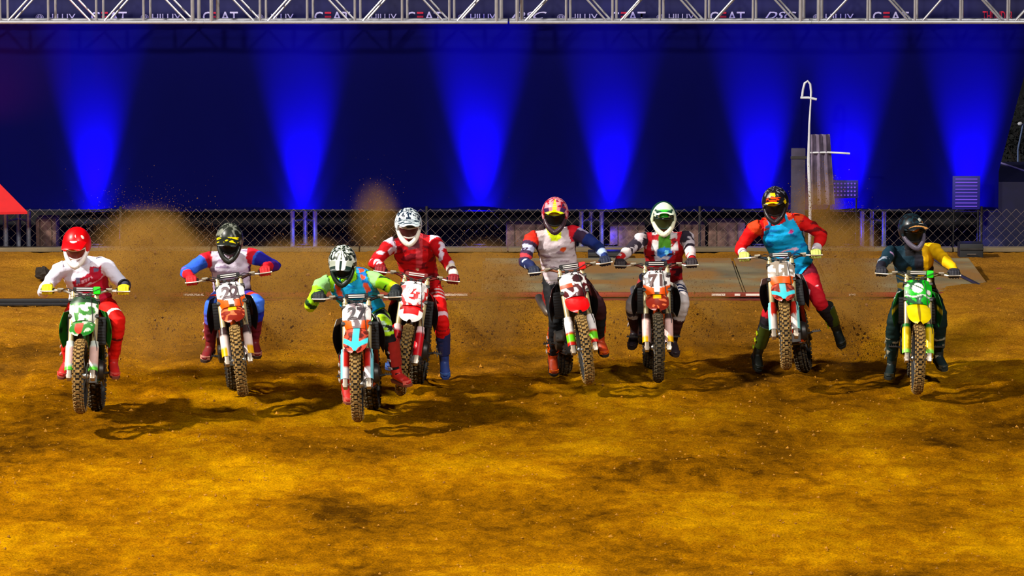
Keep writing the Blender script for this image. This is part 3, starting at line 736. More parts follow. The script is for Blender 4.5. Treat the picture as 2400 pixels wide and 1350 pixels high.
for k in range(5): b.box((0, .72+k*.006, .50+k*.026), (.135, .15, .006), R3)
PARTS['engine'] = b.mesh('engine')
b = MB(); b.box((0, .72, .268), (.20, .32, .012), bev=.004); b.box((0, .90, .33), (.19, .012, .13), Matrix.Rotation(.6, 3, 'X')); PARTS['skid'] = b.mesh('skid_plate')
b = MB(); b.tube([(.03, .82, .66), (.06, .93, .55), (.10, .88, .42), (.135, .70, .40), (.13, .50, .52), (.12, .30, .62)], [.019, .021, .021, .020, .019, .021], 12)
PARTS['pipe'] = b.mesh('exhaust_pipe')
b = MB(); b.tube([(.13, .30, .64), (.14, .26, .66), (.15, .0, .74), (.155, -.16, .79)], [.024, .045, .048, .040], 14); PARTS['silencer'] = b.mesh('silencer')
b = MB()
for s_ in (1, -1): b.tube([(s_*.075, .46, .42), (s_*.095, .25, .40), (s_*.095, 0, .335), (s_*.095, -.05, .33)], [.026, .026, .022, .018], 8)
b.box((0, .33, .41), (.18, .05, .06), bev=.01); PARTS['swingarm'] = b.mesh('swingarm')
b = MB(); b.tube([(0, .40, .45), (0, .36, .78)], .022, 10)
b.tube([(0, .385, .50)]*1+[(0, .385, .50)], .001, 3)
for k in range(7): b.lathe([(-.006, .040), (.006, .040)], (0, .39-k*.004, .50+k*.036), 'Z', 16)
PARTS['shock'] = b.mesh('shock')
b = MB(); b.lathe([(-.003, .06), (-.003, .098), (.003, .098), (.003, .06)], (-.07, 0, .335), 'X', 30, closed=True)
b.tube([(-.07, 0, .433), (-.07, .5, .43), (-.07, .53, .40), (-.07, .5, .37), (-.07, 0, .237), (-.07, -.09, .30), (-.07, -.09, .37)], .008, 4, closed=True); PARTS['chain'] = b.mesh('chain')

def grad(c1, c2, t): return tuple(a*(1-t)+b_*t for a, b_ in zip(c1, c2))
WHT = C(244, 240, 236); BLK = C(16, 15, 18); ORG = C(250, 92, 0); RED = C(226, 10, 12); DRED = C(120, 14, 14); CYN = C(70, 214, 226); GRN = C(60, 170, 40); LIME = C(120, 235, 10); YEL = C(242, 206, 0); GOLD = C(246, 182, 0)
def blob(u, v, cx, cy, rx, ry): return ((u-cx)/rx)**2+((v-cy)/ry)**2 < 1
def mnz(u, v, s, k=0): return mnoise.noise(Vector((u*s+k*7.1, v*s+k*3.3, k*1.7)))
def arrow(u, v):   # cyan down-pointing arrow on fender, v=1 at the tip
    return (abs(u) < .30 and v > -.75) or (v > .50-.0 and False) or (abs(v-(.93-.62*abs(u))) < .17 and abs(u) < 1.01) or (v > .5 and abs(u) < .35)

SIDE_NAMES = []
def make_bike(spec):
    rx, ry, lift, fx = spec['rear'][0], spec['rear'][1], spec['lift'], spec['fx']
    rc = ground(rx, ry); Xf = at(fx, ry+40, rc.y-1.45).x
    yaw = math.asin(max(-.5, min(.5, (Xf-rc.x)/1.46)))
    zg = gz(rc.x, rc.y)
    M = Matrix.Translation((rc.x, rc.y, max(-.02, zg-.012)))@Matrix.Rotation(PI+yaw, 4, 'Z')@Matrix.Rotation(math.radians(spec.get('roll', 0)), 4, 'Y')@Matrix.Rotation(math.asin(lift/1.5), 4, 'X')
    root = empty('motocross_bike', spec['bike_label'], 'motorcycle', M, 'motocross bikes leaving the start gate')
    st = math.radians(spec.get('steer', 0))-.85*yaw
    S = Matrix.Translation(HEAD)@Matrix.Rotation(st, 4, FD)@Matrix.Translation(-HEAD)
    P = lambda n: PARTS[n]
    def colored(nm, mb, colfn):
        me = mb.mesh(nm); return me
    tm = M_tread_dark if spec.get('darktire') else M_tread
    # steered parts
    fw = obj('front_wheel', P('front_tire'), [M_rubber, tm], root, S)
    for n_, m_ in (('front_rim', M_steel), ('front_hub', M_alu), ('front_spoke', M_steel), ('front_disc', M_steel)):
        obj({'front_rim': 'rim', 'front_hub': 'hub', 'front_spoke': 'spokes', 'front_disc': 'brake_disc'}[n_], P(n_), m_, fw)
    for s_, nm in ((1, 'r'), (-1, 'l')):
        fk = obj('fork_leg', P('fork_'+nm), M_fork, root, S)
        obj('slider', P('slider_'+nm), M_alu, fk); obj('axle_lug', P('lug_'+nm), mat('lug_cast', C(205, 190, 170), .4, .5, vary=.3), fk)
        g = PARTS['guard_'+nm]; cols = []
        gc = spec['guard']
        for k, co in enumerate(g.v):
            h = (Vector(co)-AX).dot(FD); t = (h-.045)/.30; c_ = gc(t, co[0]*s_-.108)
            cols.append(c_)
        g2 = MB(); g2.v, g2.f, g2.m, g2.c = g.v, g.f, g.m, cols
        obj('fork_guard', g2.mesh('fork_guard'), M_plastic, root, S)
    obj('triple_clamp', P('clamp'), M_steel, root, S)
    hb = obj('handlebar', P('bar'), mat('bar_'+spec['key'], spec.get('bar', C(60, 50, 46)), .35, .5), root, S)
    obj('crossbar', P('crossbar'), M_steel, hb); pad = obj('bar_pad', P('bar_pad'), mat('pad_'+spec['key'], spec.get('pad', BLK), .6), hb)
    obj('pad_stripe', P('pad_stripe'), mat('pad_print', C(235, 230, 225), .5), hb)
    for nm in 'rl':
        obj('grip', P('grip_'+nm), M_grip, hb); obj('lever', P('lever_'+nm), M_lever, hb); obj('perch', P('perch_'+nm), mat('perch_metal', C(150, 140, 120), .4, .6), hb)
    obj('cable', P('cables'), M_black, root, S)
    b = MB(); b.sheet(plate_fn, 30, 30, .004, lambda u, v: spec['plate'](-u, v)); pl = obj('number_plate', b.mesh('number_plate'), M_plastic, root, S)
    if spec.get('number'):
        tme = text_mesh(spec['number'], .17, .002, 0, .006)
        T = Matrix(((-1, 0, 0, 0), (0, FN.x, 0, 0), (0, 0, 1, 0), (0, 0, 0, 1)))
        zc = FN; xc = Vector((-1, 0, 0)); yc = FD
        Mt = Matrix(((xc.x, yc.x, zc.x, 0), (xc.y, yc.y, zc.y, 0), (xc.z, yc.z, zc.z, 0), (0, 0, 0, 1)))
        pos = PL0+FN*.004+FD*.01
        o = obj('number', tme, mat('num_'+spec['key'], spec.get('numcol', C(30, 24, 26)), .5), pl, Matrix.Translation(pos)@Mt)
        for v in tme.vertices:   # wrap the digits on the curved plate
            u = v.co.x/.132; v.co.z += -.045*u*u
    b = MB(); b.sheet(lambda u, v: fender_fn(u, v, spec.get('flen', .76)), 26, 44, .004, lambda u, v: spec['fender'](u, v)); obj('front_fender', b.mesh('front_fender'), M_plastic, root, S)
    if spec.get('tag'):
        b = MB(); b.box(barp(-.115)+Vector((0, .035, .035)), (.065, .05, .07), bev=.012); obj('tag', b, mat('tag_'+spec['key'], spec['tag'], .5), root, S)
    # fixed parts
    for s_, nm in ((1, 'r'), (-1, 'l')):
        b = MB(); b.sheet(shroud_fn(s_), 14, 14, .004, lambda u, v: spec['shroud'](u, v)); obj('radiator_shroud', b.mesh('radiator_shroud'), M_plastic, root)
        obj('radiator', P('radiator_'+nm), M_black, root); obj('foot_peg', P('peg_'+nm), M_steel, root)
        b = MB(); b.v, b.f, b.m, b.c = PARTS['side_'+nm].v, PARTS['side_'+nm].f, PARTS['side_'+nm].m, [spec['body']]*len(PARTS['side_'+nm].v)
        obj('side_panel', b.mesh('side_panel'), M_plastic, root)
    b = MB(); rf = PARTS['rear_fender']; b.v, b.f, b.m, b.c = rf.v, rf.f, rf.m, [spec['body']]*len(rf.v); obj('rear_fender', b.mesh('rear_fender'), M_plastic, root)
    obj('fuel_tank', P('tank'), M_black, root); obj('seat', P('seat'), M_black, root)
    obj('frame', P('frame'), mat('frame_'+spec['key'], spec.get('frame', C(60, 58, 56)), .4, .2), root)
    obj('engine', P('engine'), M_steel, root); obj('skid_plate', P('skid'), M_steel, root)
    ep = obj('exhaust_pipe', P('pipe'), M_steel, root); obj('silencer', P('silencer'), M_alu, ep)
    obj('swingarm', P('swingarm'), M_steel, root); obj('shock', P('shock'), M_steel, root); obj('chain', P('chain'), M_steel, root)
    rw = obj('rear_wheel', P('rear_tire'), [M_rubber, M_tread_dark], root)
    obj('rim', P('rear_rim'), M_steel, rw); obj('hub', P('rear_hub'), M_alu, rw); obj('spokes', P('rear_spoke'), M_steel, rw); obj('brake_disc', P('rear_disc'), M_steel, rw)
    return root, M, S, rc, yaw

# ------------------------------------------------------------------ rider parts
def remesh(mb, vox, smooth=2, name='m'):
    me = mb.mesh(name, False) if isinstance(mb, MB) else mb
    o = bpy.data.objects.new('tmp', me); COL.objects.link(o)
    m = o.modifiers.new('r', 'REMESH'); m.mode = 'VOXEL'; m.voxel_size = vox; m.adaptivity = 0
    if smooth: m2 = o.modifiers.new('s', 'SMOOTH'); m2.factor = .5; m2.iterations = smooth
    dg = bpy.context.evaluated_depsgraph_get(); out = bpy.data.meshes.new_from_object(o.evaluated_get(dg))
    bpy.data.objects.remove(o); bpy.data.meshes.remove(me); out.name = name
    while out.color_attributes: out.color_attributes.remove(out.color_attributes[0])
    out.shade_smooth()
    return out
def glove_mesh(s_):
    """closed fist round a bar along X; +X outward; fingers over the front (+Y) and back under"""
    b = MB()
    b.tube([(0, -.085, .022), (0, -.05, .028), (0, -.01, .030), (0, .012, .024)], [.026, .036, .043, .040], 16, ry=[.022, .020, .018, .014])
    for k, x in enumerate((-.033, -.011, .011, .032)):
        ln = (1.0, 1.08, 1.02, .86)[k]; r = (.0105, .0108, .0102, .0092)[k]
        if s_ < 0: pass
        b.tube([(x, .002, .028), (x, .030*ln, .020), (x, .036*ln, -.006), (x, .018*ln, -.029), (x, -.006, -.031)], [r*1.1, r*1.08, r, r*.95, r*.75], 8)
    b.tube([(-.034, -.045, .018), (-.050, -.030, .000), (-.044, -.008, -.022), (-.026, .010, -.026)], [.016, .013, .011, .009], 8)
    b.tube([(0, -.125, .034), (0, -.08, .024)], [.037, .033], 14, ry=[.031, .027])
    me = remesh(b, .0045, 1, 'glove')
    if s_ < 0:
        for v in me.vertices: v.co.x = -v.co.x
        me.flip_normals()
    return me
GLOVE = {'r': glove_mesh(1), 'l': glove_mesh(-1)}
def boot_meshes():
    d = {}
    b = MB(); b.tube([(0, -.005, -.05), (0, -.01, .0), (0, -.012, .06), (0, -.02, .14), (0, -.025, .23), (0, -.02, .30)], [.046, .050, .050, .060, .070, .074], 20, ry=[.055, .060, .056, .064, .074, .076])
    b.tube([(0, -.065, -.06), (0, -.02, -.052), (0, .05, -.062), (0, .11, -.075), (0, .165, -.084), (0, .19, -.09)], [.036, .046, .046, .048, .042, .022], 16, ry=[.036, .045, .040, .030, .024, .014])
    d['boot'] = remesh(b, .009, 1, 'boot')
    b = MB(); out = [(.0, .205), (.03, .195), (.05, .15), (.05, .08), (.038, .0), (.042, -.06), (.025, -.098), (0, -.104)]
    out = out+[(-x, y) for x, y in out[::-1] if x > 0]
    b.prism(out, .024, Matrix.Translation((0, 0, -.112))); d['sole'] = b.mesh('sole')
    b = MB(); b.sheet(lambda u, v: Vector((math.sin(u*1.1)*(.062+.014*(v+1)/2), math.cos(u*1.1)*(.062+.016*(v+1)/2)-.016, .05+.125*(v+1))), 10, 8, .010); d['plate'] = b.mesh('shin_plate')
    b = MB()
    b.sheet(lambda u, v: Vector((math.sin(u*1.2)*.050, .135+.062*math.cos(u*1.2)*(.8), -.085+.02*v)), 10, 3, .006); d['toe'] = b.mesh('toe_cap')
    for k, z in enumerate((.04, .12, .20)):
        b = MB(); b.box((.066+.02*z, .0, z), (.012, .06, .022), bev=.004); d['buckle%d' % k] = b.mesh('buckle')
    return d
BOOT = boot_meshes()
def helmet(sp, parent, M4):
    paint = sp['helmet']     # fn(az, el) degrees -> colour ; az + = viewer's right when facing
    def shell(az, el):
        a = math.radians(az); e = math.radians(el); r = Vector((-math.sin(a)*math.cos(e)*.119, math.cos(a)*math.cos(e)*.150, math.sin(e)*.142))
        if el < -20: r.y *= 1+.0*(-20-el); r.x *= 1-.10*min(1, (-20-el)/40)
        if abs(az) > 110 and el < 0: r.y *= .94
        return r
    b = MB(); nu, nv = 96, 60; vs = []; cs = []; idx = {}
    for j in range(nv+1):
        el = -62+152*j/nv
        for i in range(nu):
            az = -180+360*i/nu; vs.append(shell(az, el)); cs.append(paint(az, el))
    def inside(az, el): return abs(az) < 58 and -66 < el < 17
    fs = []
    for j in range(nv):
        for i in range(nu):
            az = -180+360*(i+.5)/nu; el = -62+152*(j+.5)/nv
            if inside(az, el): continue
            fs.append((j*nu+(i+1) % nu, j*nu+i, (j+1)*nu+i, (j+1)*nu+(i+1) % nu))
    b.add(vs, fs, cs); me = b.mesh('helmet', True, 60)
    h = obj('helmet', me, M_plastic, parent, M4)
    if sp.get('helmet_label'): h['label'] = sp['helmet_label']
    md = h.modifiers.new('th', 'SOLIDIFY'); md.thickness = .014; md.offset = -1
    # chin bar
    cc = sp.get('chin', WHT); b = MB(); b.col = cc
    pts_ = []; 
    for k in range(17):
        t = -1+2*k/16; a = t*1.35
        pts_.append((-math.sin(a)*.106, .02+math.cos(a)*.150+.02*(1-abs(t)), -.122+.096*abs(t)**1.25))
    b.tube(pts_, [.018+.008*(1-abs(-1+2*k/16)) for k in range(17)], 12, ry=[.024+.004*(1-abs(-1+2*k/16)) for k in range(17)])
    obj('chin_bar', b.mesh('chin_bar'), M_plastic, h)
    b = MB()
    for k in (-1, 0, 1): b.box((k*.03, .196, -.108), (.02, .012, .018), bev=.004)
    obj('vent', b, M_black, h)
    # goggles
    gc = sp.get('goggle', BLK); b = MB(); b.col = gc
    def gf(u, v): a = u*1.0; return Vector((-math.sin(a)*.108, .008+math.cos(a)*.128, -.018+v*.046*(1-.25*abs(u)**3)-.006*(1-abs(u))*(1-v)))
    ring = [gf(u, 1) for u in np.linspace(-1, 1, 15)]+[gf(1, v) for v in (.5, 0, -.5)]+[gf(u, -1) for u in np.linspace(1, -1, 15)]+[gf(-1, v) for v in (-.5, 0, .5)]
    b.tube(ring, .0095, 8, closed=True); gg = obj('goggles', b.mesh('goggles'), M_plastic, h)
    b = MB(); b.sheet(lambda u, v: gf(u*.97, v*.92)+Vector((0, .002, 0)), 18, 8, .003); obj('lens', b.mesh('lens'), mat('lens_'+sp['key'], sp.get('lens', C(52, 30, 22)), .4, 0, spec=.25), gg)
    b = MB(); b.sheet(lambda u, v: Vector((-math.sin(u*PI*.98+PI)*.129, math.cos(u*PI*.98+PI)*.153, -.018+v*.018)) if abs(u) < .69 else Vector((-math.sin(u*PI*.98+PI)*.128, math.cos(u*PI*.98+PI)*.150, -.018+v*.018)), 40, 2, .003)
    b.f = [f for f in b.f if min(abs(b.v[i][0]) for i in f) > -1 and max(b.v[i][1] for i in f) < .085]
    obj('strap', b.mesh('strap'), M_black, gg)
    # peak
    def pf(u, v):
        t = (v+1)/2; wd = (.112-.020*t)*(1 if t < .85 else math.sqrt(max(.05, 1-((t-.85)/.17)**2*.8)))
        return Vector((-u*wd, .075+.165*t, .108+.020*math.sin(t*2.0)-.034*abs(u)**2.2*(1-.4*t)))
    b = MB(); b.sheet(pf, 24, 20, .005, lambda u, v: sp['peak'](u, v)); obj('peak', b.mesh('peak'), M_plastic, h)
    return h

def ik(a, c, l1, l2, hint):
    a, c, hint = Vector(a), Vector(c), Vector(hint); d = c-a; L_ = d.length
    if L_ > (l1+l2)*.995:
        return a+d*(l1/(l1+l2)), L_/(l1+l2)
    x = (l1*l1-l2*l2+L_*L_)/(2*L_); h = math.sqrt(max(0, l1*l1-x*x)); dn = d/L_
    p = hint-a; p = p-dn*p.dot(dn)
    return a+dn*x+p.normalized()*h, 1

def make_rider(sp, bike):
    root, M, S, rc, yaw = bike; k_ = sp['key']; Y0 = rc.y
    O = Vector((rc.x, rc.y, 0))
    J = lambda q: at(q[0], q[1], Y0-q[2])-O
    pel, hd = J(sp['pelvis']), J(sp['head'])
    shR, shL = J(sp['shR']), J(sp['shL'])
    MS = M@S
    gr = {n: MS@GRIP[n]-O for n in 'rl'}
    xb = {'r': (MS.to_3x3()@Vector((1, 0, 0))), 'l': (MS.to_3x3()@Vector((-1, 0, 0)))}
    B3 = MS.to_3x3()
    wr = {n: gr[n]+B3@Vector(((.004 if n == 'r' else -.004), -.085, .045)) for n in 'rl'}
    UA, FA, TH, SH = .285, .25, .44, .44
    elR, e1 = ik(shR, wr['r'], UA, FA, J(sp['elR'])); elL, e2 = ik(shL, wr['l'], UA, FA, J(sp['elL']))
    U = (shL-shR).normalized()
    lat = Vector((1, 0, 0))*math.cos(yaw)*.6+U*.4; lat.normalize()
    hpR, hpL = pel-lat*.10, pel+lat*.10
    def ank(key, s_):
        if sp.get(key) is None:
            return (M@Vector((s_*.215, .56, .50)))-O
        return J(sp[key])
    anR, anL = ank('anR', 1), ank('anL', -1)
    knR, e3 = ik(hpR, anR, TH, SH, J(sp['knR'])); knL, e4 = ik(hpL, anL, TH, SH, J(sp['knL']))
    neck = (shR+shL)/2+Vector((0, 0, .05)); nb = neck.lerp(hd, .35)
    print('RIDER %s reach %.2f %.2f %.2f %.2f shoulder %.2f torso %.2f neckhead %.2f pelz %.2f headz %.2f anz %.2f %.2f' % (k_, e1, e2, e3, e4, (shL-shR).length, (neck-pel).length, (hd-neck).length, pel.z, hd.z, anR.z, anL.z))
    V = (neck-pel).normalized(); W_ = U.cross(V).normalized()
    if W_.y > 0: W_ = -W_
    bulk = sp.get('bulk', 1.14)
    # ---- one continuous body
    b = MB()
    mid = pel.lerp(neck, .5)-W_*.045; ch = pel.lerp(neck, .78)-W_*.015
    def ring_path(pts_, rx_, ry_, n=20):
        vs = []; fs = []
        for i, p in enumerate(pts_):
            t = i/(len(pts_)-1); x = (lat*(1-t)+U*t).normalized(); d = (pts_[min(i+1, len(pts_)-1)]-pts_[max(i-1, 0)]).normalized()
            x = (x-d*x.dot(d)).normalized(); y = d.cross(x)
            for j in range(n):
                a = 2*PI*j/n; ca, sa = math.cos(a), math.sin(a)
                vs.append(p+x*rx_[i]*math.copysign(abs(ca)**.85, ca)+y*ry_[i]*math.copysign(abs(sa)**.85, sa))
        for i in range(len(pts_)-1):
            for j in range(n): fs.append((i*n+j, i*n+(j+1) % n, (i+1)*n+(j+1) % n, (i+1)*n+j))
        fs.append(tuple(range(n))[::-1]); fs.append(tuple((len(pts_)-1)*n+j for j in range(n)))
        b.add(vs, fs)
    bz = pel.lerp(mid, .5)-W_*.01
    ring_path([pel-V*.10, pel-V*.04, pel+V*.03, bz, mid, ch, neck-V*.045, neck+V*.012], [.09*bulk, .155*bulk, .165*bulk, .152*bulk, .158*bulk, .180*bulk, .150, .070], [.08, .118, .125, .112*bulk, .118*bulk, .130*bulk, .105, .062])
    for s_, sh, el, w_ in ((1, shR, elR, wr['r']), (-1, shL, elL, wr['l'])):
        inn = (neck-sh).normalized()
        b.tube([neck-V*.07-inn*.03, sh+inn*.02-V*.015, sh.lerp(el, .12), sh.lerp(el, .45), sh.lerp(el, .9), el, el.lerp(w_, .12), el.lerp(w_, .38), el.lerp(w_, .8), w_], [.07, .072, .070, .058, .050, .047, .049, .050, .036, .031], 14)
        g = gr['r' if s_ > 0 else 'l']; b.tube([w_, w_.lerp(g+Vector((0, 0, .028)), .7)], [.026, .022], 10)
    for s_, hp, kn, an in ((1, hpR, knR, anR), (-1, hpL, knL, anL)):
        b.tube([hp+V*.03, hp.lerp(kn, .08), hp.lerp(kn, .3), hp.lerp(kn, .65), hp.lerp(kn, .93), kn, kn.lerp(an, .07), kn.lerp(an, .3), kn.lerp(an, .65), kn.lerp(an, .92), an], [.085, .098, .098, .084, .071, .067, .066, .068, .054, .042, .040], 16)
    b.tube([neck-V*.05, nb, hd-Vector((0, 0, .03))], [.062, .056, .055], 12)
    hd = hd+Vector((0, 0, .034)); HM = sp['hm']   # pitch (down), yaw (to viewer's right), roll (clockwise for the viewer)
    HR = Matrix.Rotation(PI+math.radians(HM[1]), 3, 'Z')@Matrix.Rotation(math.radians(HM[2]), 3, 'Y')@Matrix.Rotation(-math.radians(HM[0]), 3, 'X')
    b.ell(hd+HR@Vector((0, .0, 0)), (.078, .098, .115), HR); b.ell(hd+HR@Vector((0, .095, -.025)), (.012, .018, .022), HR); b.ell(hd+HR@Vector((0, .06, -.075)), (.045, .04, .035), HR)
    # feet
    toes = {}
    for s_, an, kn, key in ((1, anR, knR, 'toeR'), (-1, anL, knL, 'toeL')):
        sh_d = (kn-an).normalized()
        td = Vector(sp.get(key, (0, -1, -.08)))
        if key not in sp: td = Vector((-s_*.22, -1, -.05))
        zc = (sh_d*.75+Vector((0, 0, .25))).normalized()
        yc = (td-zc*td.dot(zc)*.75).normalized(); zc2 = (zc-yc*zc.dot(yc)).normalized(); xc = yc.cross(zc2)
        R_ = Matrix((xc, yc, zc2)).transposed(); toes[s_] = (an, R_)
        b.tube([an, an+R_@Vector((0, .03, -.06)), an+R_@Vector((0, .13, -.085))], [.038, .036, .026], 10)
    me = remesh(b, .0125, 3, 'person')
    n = len(me.vertices); co = np.zeros(n*3, 'f'); me.vertices.foreach_get('co', co); co = co.reshape(-1, 3)
    nr = np.zeros(n*3, 'f'); me.vertices.foreach_get('normal', nr); nr = nr.reshape(-1, 3)
    def segd(p, q):
        p, q = np.array(p), np.array(q); d = q-p; t = np.clip(((co-p)@d)/(d@d), 0, 1); return np.linalg.norm(co-(p+t[:, None]*d), axis=1), t
    segs = {}
    for nm, (p, q, r) in dict(uaR=(shR, elR, .062), faR=(elR, wr['r'], .042), uaL=(shL, elL, .062), faL=(elL, wr['l'], .042), thR=(hpR, knR, .088), snR=(knR, anR, .058), thL=(hpL, knL, .088), snL=(knL, anL, .058), head=(nb, hd, .08)).items():
        d, t = segd(p, q); segs[nm] = (d-r, t)
    d, t = segd(pel-V*.02, neck); segs['torso'] = (d-.15*bulk, np.clip(((co-np.array(pel))@np.array(V))/(neck-pel).length, -.3, 1.2))
    names = list(segs); D = np.stack([segs[k][0] for k in names]); best = D.argmin(0)
    T = np.zeros(n)
    for i, k in enumerate(names): T = np.where(best == i, segs[k][1], T)
    isn = lambda *ks: np.isin(best, [names.index(k) for k in ks])
    rel = co-np.array(pel); v = rel@np.array(V)/(neck-pel).length; u = (rel-np.clip(v, 0, 1)[:, None]*np.array(neck-pel))@np.array(U)/.19; w_ = rel@np.array(W_)
    # skirt of the jersey v about .05
    rel_s = (co-np.array((shR+shL)/2))
    arm = isn('uaR', 'faR', 'uaL', 'faL'); jer = arm | (isn('torso') & (v > sp.get('hem', .06))) 
    jer &= ~(isn('torso') & (v > 1.0))
    pan = isn('thR', 'snR', 'thL', 'snL') | (isn('torso') & (v <= sp.get('hem', .06)+.06))
    # paint
    rr = rng.standard_normal(8)
    nzv = np.array([mnoise.noise(Vector(p)*14) for p in co.tolist()])
    nz2 = np.array([mnoise.noise(Vector((p[0]*9, p[1]*9, p[2]*30+5))) for p in co.tolist()])
    class K: pass
    q = K(); q.n = n; q.isn = isn; q.T = T; q.u = u; q.v = v; q.w = w_; q.nz = nzv; q.nz2 = nz2; q.co = co; q.arm = arm; q.torso = isn('torso'); q.front = w_ > 0
    q.along = np.where(isn('faR', 'faL', 'snR', 'snL'), 1+T, T)
    colr = np.zeros((n, 3), 'f'); q.c = colr
    def put(m, c): colr[m] = c
    q.put = put
    sp['paint'](q)
    def setcol(mesh_, cols):
        ca = mesh_.color_attributes.new('Col', 'FLOAT_COLOR', 'POINT'); a = np.ones((len(cols), 4), 'f'); a[:, :3] = cols; ca.data.foreach_set('color', a.ravel())
    bodycol = colr.copy(); bodycol[isn('head')] = C(150, 96, 70)
    setcol(me, bodycol)
    person = obj('person', me, M_cloth, None, Matrix.Translation(O), label=sp['label'], category='person', group='motocross riders leaving the start gate')
    F4 = np.zeros(len(me.polygons)*4, 'i')
    polys = [tuple(p.vertices) for p in me.polygons]
    def garment(name, mask, off, wr_amp):
        fs = [f for f in polys if all(mask[i] for i in f)]
        used = sorted({i for f in fs for i in f}); mp = {o_: k for k, o_ in enumerate(used)}
        ui = np.array(used); amp = wr_amp*(nz2[ui]*.9+nzv[ui]*.5)
        V_ = co[ui]+nr[ui]*(off+np.maximum(amp, -.004))[:, None]
        m2 = bpy.data.meshes.new(name); m2.from_pydata(V_.tolist(), [], [tuple(mp[i] for i in f) for f in fs]); m2.shade_smooth(); setcol(m2, colr[ui])
        o = obj(name, m2, M_cloth, person); md = o.modifiers.new('th', 'SOLIDIFY'); md.thickness = .004; md.offset = -1
        return o
    garment('jersey', jer, .008, .012); garment('pants', pan, .005, .008)
    if sp.get('bib'):
        bm_ = (isn('torso') | (isn('uaR', 'uaL') & (T < .2) & (v > .45))) & (v > sp['bib_lo']) & (v < 1.05) & (np.abs(u) < 1.0-.2*np.clip((v-.72)/.28, 0, 1)) & ~((v > .96) & (np.abs(u) < .34))
        save = colr.copy(); colr[:] = sp['bib']; 
        sp['bib_paint'](q)
        o = garment('bib', bm_, .017, .012); colr[:] = save
    if sp.get('kneeguard'):
        for kn, an, hp in ((knR, anR, hpR), (knL, anL, hpL)):
            d_ = ((kn-hp).normalized()+(kn-an).normalized()).normalized(); dn = (an-kn).normalized(); xx_ = d_.cross(dn).normalized()
            bb = MB(); bb.sheet(lambda a, c_: kn+dn*(c_*.085+.01)+xx_*(math.sin(a*1.1)*.078)+d_*(math.cos(a*1.1)*.082-.02*c_*c_), 10, 8, .01); obj('knee_guard', bb, mat('guard_'+k_, sp['kneeguard'], .5), person)
    # gloves
    for nme in 'rl':
        Mg = Matrix.Translation(gr[nme])@(B3.to_4x4())@Matrix.Diagonal((1.22, 1.1, 1.2, 1))
        g = obj('glove', GLOVE[nme], mat('glove_'+k_, sp['glove'], .7, bump=.3, bscale=40, vary=.2, vscale=30), person, Mg)
        if sp.get('cuff'):
            bb = MB(); wv = wr[nme]; el = elR if nme == 'r' else elL; dd = (el-wv).normalized(); bb.tube([wv-dd*.01, wv+dd*.06], [.041, .046], 16, cap=False)
            obj('glove_cuff', bb, mat('cuff_'+k_, sp['cuff'], .6), person)
    if sp.get('brace'):
        n_, c_ = sp['brace']; wv = wr[n_]; el = elR if n_ == 'r' else elL; dd = (el-wv)
        bb = MB(); bb.tube([wv+dd*.35, wv+dd*.6, wv+dd*.95], [.052, .062, .063], 16, cap=False); bb2 = obj('elbow_brace', bb, mat('brace_'+k_, c_, .6), person)
    # boots
    for s_ in (1, -1):
        an, R_ = toes[s_]; Mb = Matrix.Translation(an)@R_.to_4x4(); k2 = 'bootR' if s_ > 0 else 'bootL'
        bc, pc = sp['boot'][0], sp['boot'][1]
        bo = obj('boot', BOOT['boot'], mat('boot_'+k_, bc, .5, vary=.3, vscale=14), person, Mb)
        obj('sole', BOOT['sole'], mat('sole_'+k_, sp['boot'][2] if len(sp['boot']) > 2 else C(40, 34, 28), .8), bo)
        obj('shin_plate', BOOT['plate'], mat('plate_'+k_, pc, .4, vary=.2, vscale=20), bo)
        obj('toe_cap', BOOT['toe'], mat('toe_'+k_, sp['boot'][3] if len(sp['boot']) > 3 else bc, .5), bo)
        for kk in range(3): obj('buckle', BOOT['buckle%d' % kk], mat('buckle_'+k_, sp.get('buckle', C(200, 190, 180)), .35, .3), bo)
    helmet(sp, person, Matrix.Translation(hd)@HR.to_4x4())
    return person

# ------------------------------------------------------------------ the eight riders and their bikes
NAVY = C(18, 34, 78)
# 1 -- red helmet, white jersey, green bike
def paint1(q):
    q.put(q.torso | q.arm, C(228, 226, 244)); red = C(176, 8, 42)
    q.put(q.torso & (q.v < .80+.14*q.u) & (q.v > .62+.12*q.u) & (q.u > -.62), red)
    q.put(q.torso & (q.u > .30) & (q.v < .94-.1*(q.u-.3)) & (q.u < 1.0), red)
    q.put(q.torso & (q.v < .60) & (q.u > -.45+.9*(.60-q.v)), C(190, 16, 54))
    q.put(q.torso & (np.abs(q.v-(.71+.13*q.u)) < .030) & (q.u > -.5) & (q.u < .35) & (np.sin(q.u*40) > -.3), C(226, 170, 190))
    q.put(q.torso & (np.abs(q.v-(.56+.15*q.u)) < .018) & (q.u > -.3), C(220, 160, 180))
    q.put(q.torso & (((q.u-.62)/.16)**2+((q.v-.86)/.035)**2 < 1), C(96, 88, 120)); q.put(q.torso & (np.abs(q.u+.35) < .1) & (np.abs(q.v-.72) < .06), C(110, 106, 140))
    q.put(q.isn('faL') & (q.T > .1), C(54, 56, 70)); leg = q.isn('thR', 'thL', 'snR', 'snL') | (q.torso & (q.v < .06))
    q.put(leg, C(226, 16, 6)); q.put(q.isn('thR', 'thL') & (np.abs(q.T-.80) < .045), WHT)
    q.put(q.isn('snL', 'thL') & (q.u < .9) & (np.abs(q.along-1.0) < .25) & (q.nz > -.2), C(222, 210, 205)); q.put(q.isn('snR', 'snL') & (np.abs(q.T-.42) < .03), C(90, 8, 8))
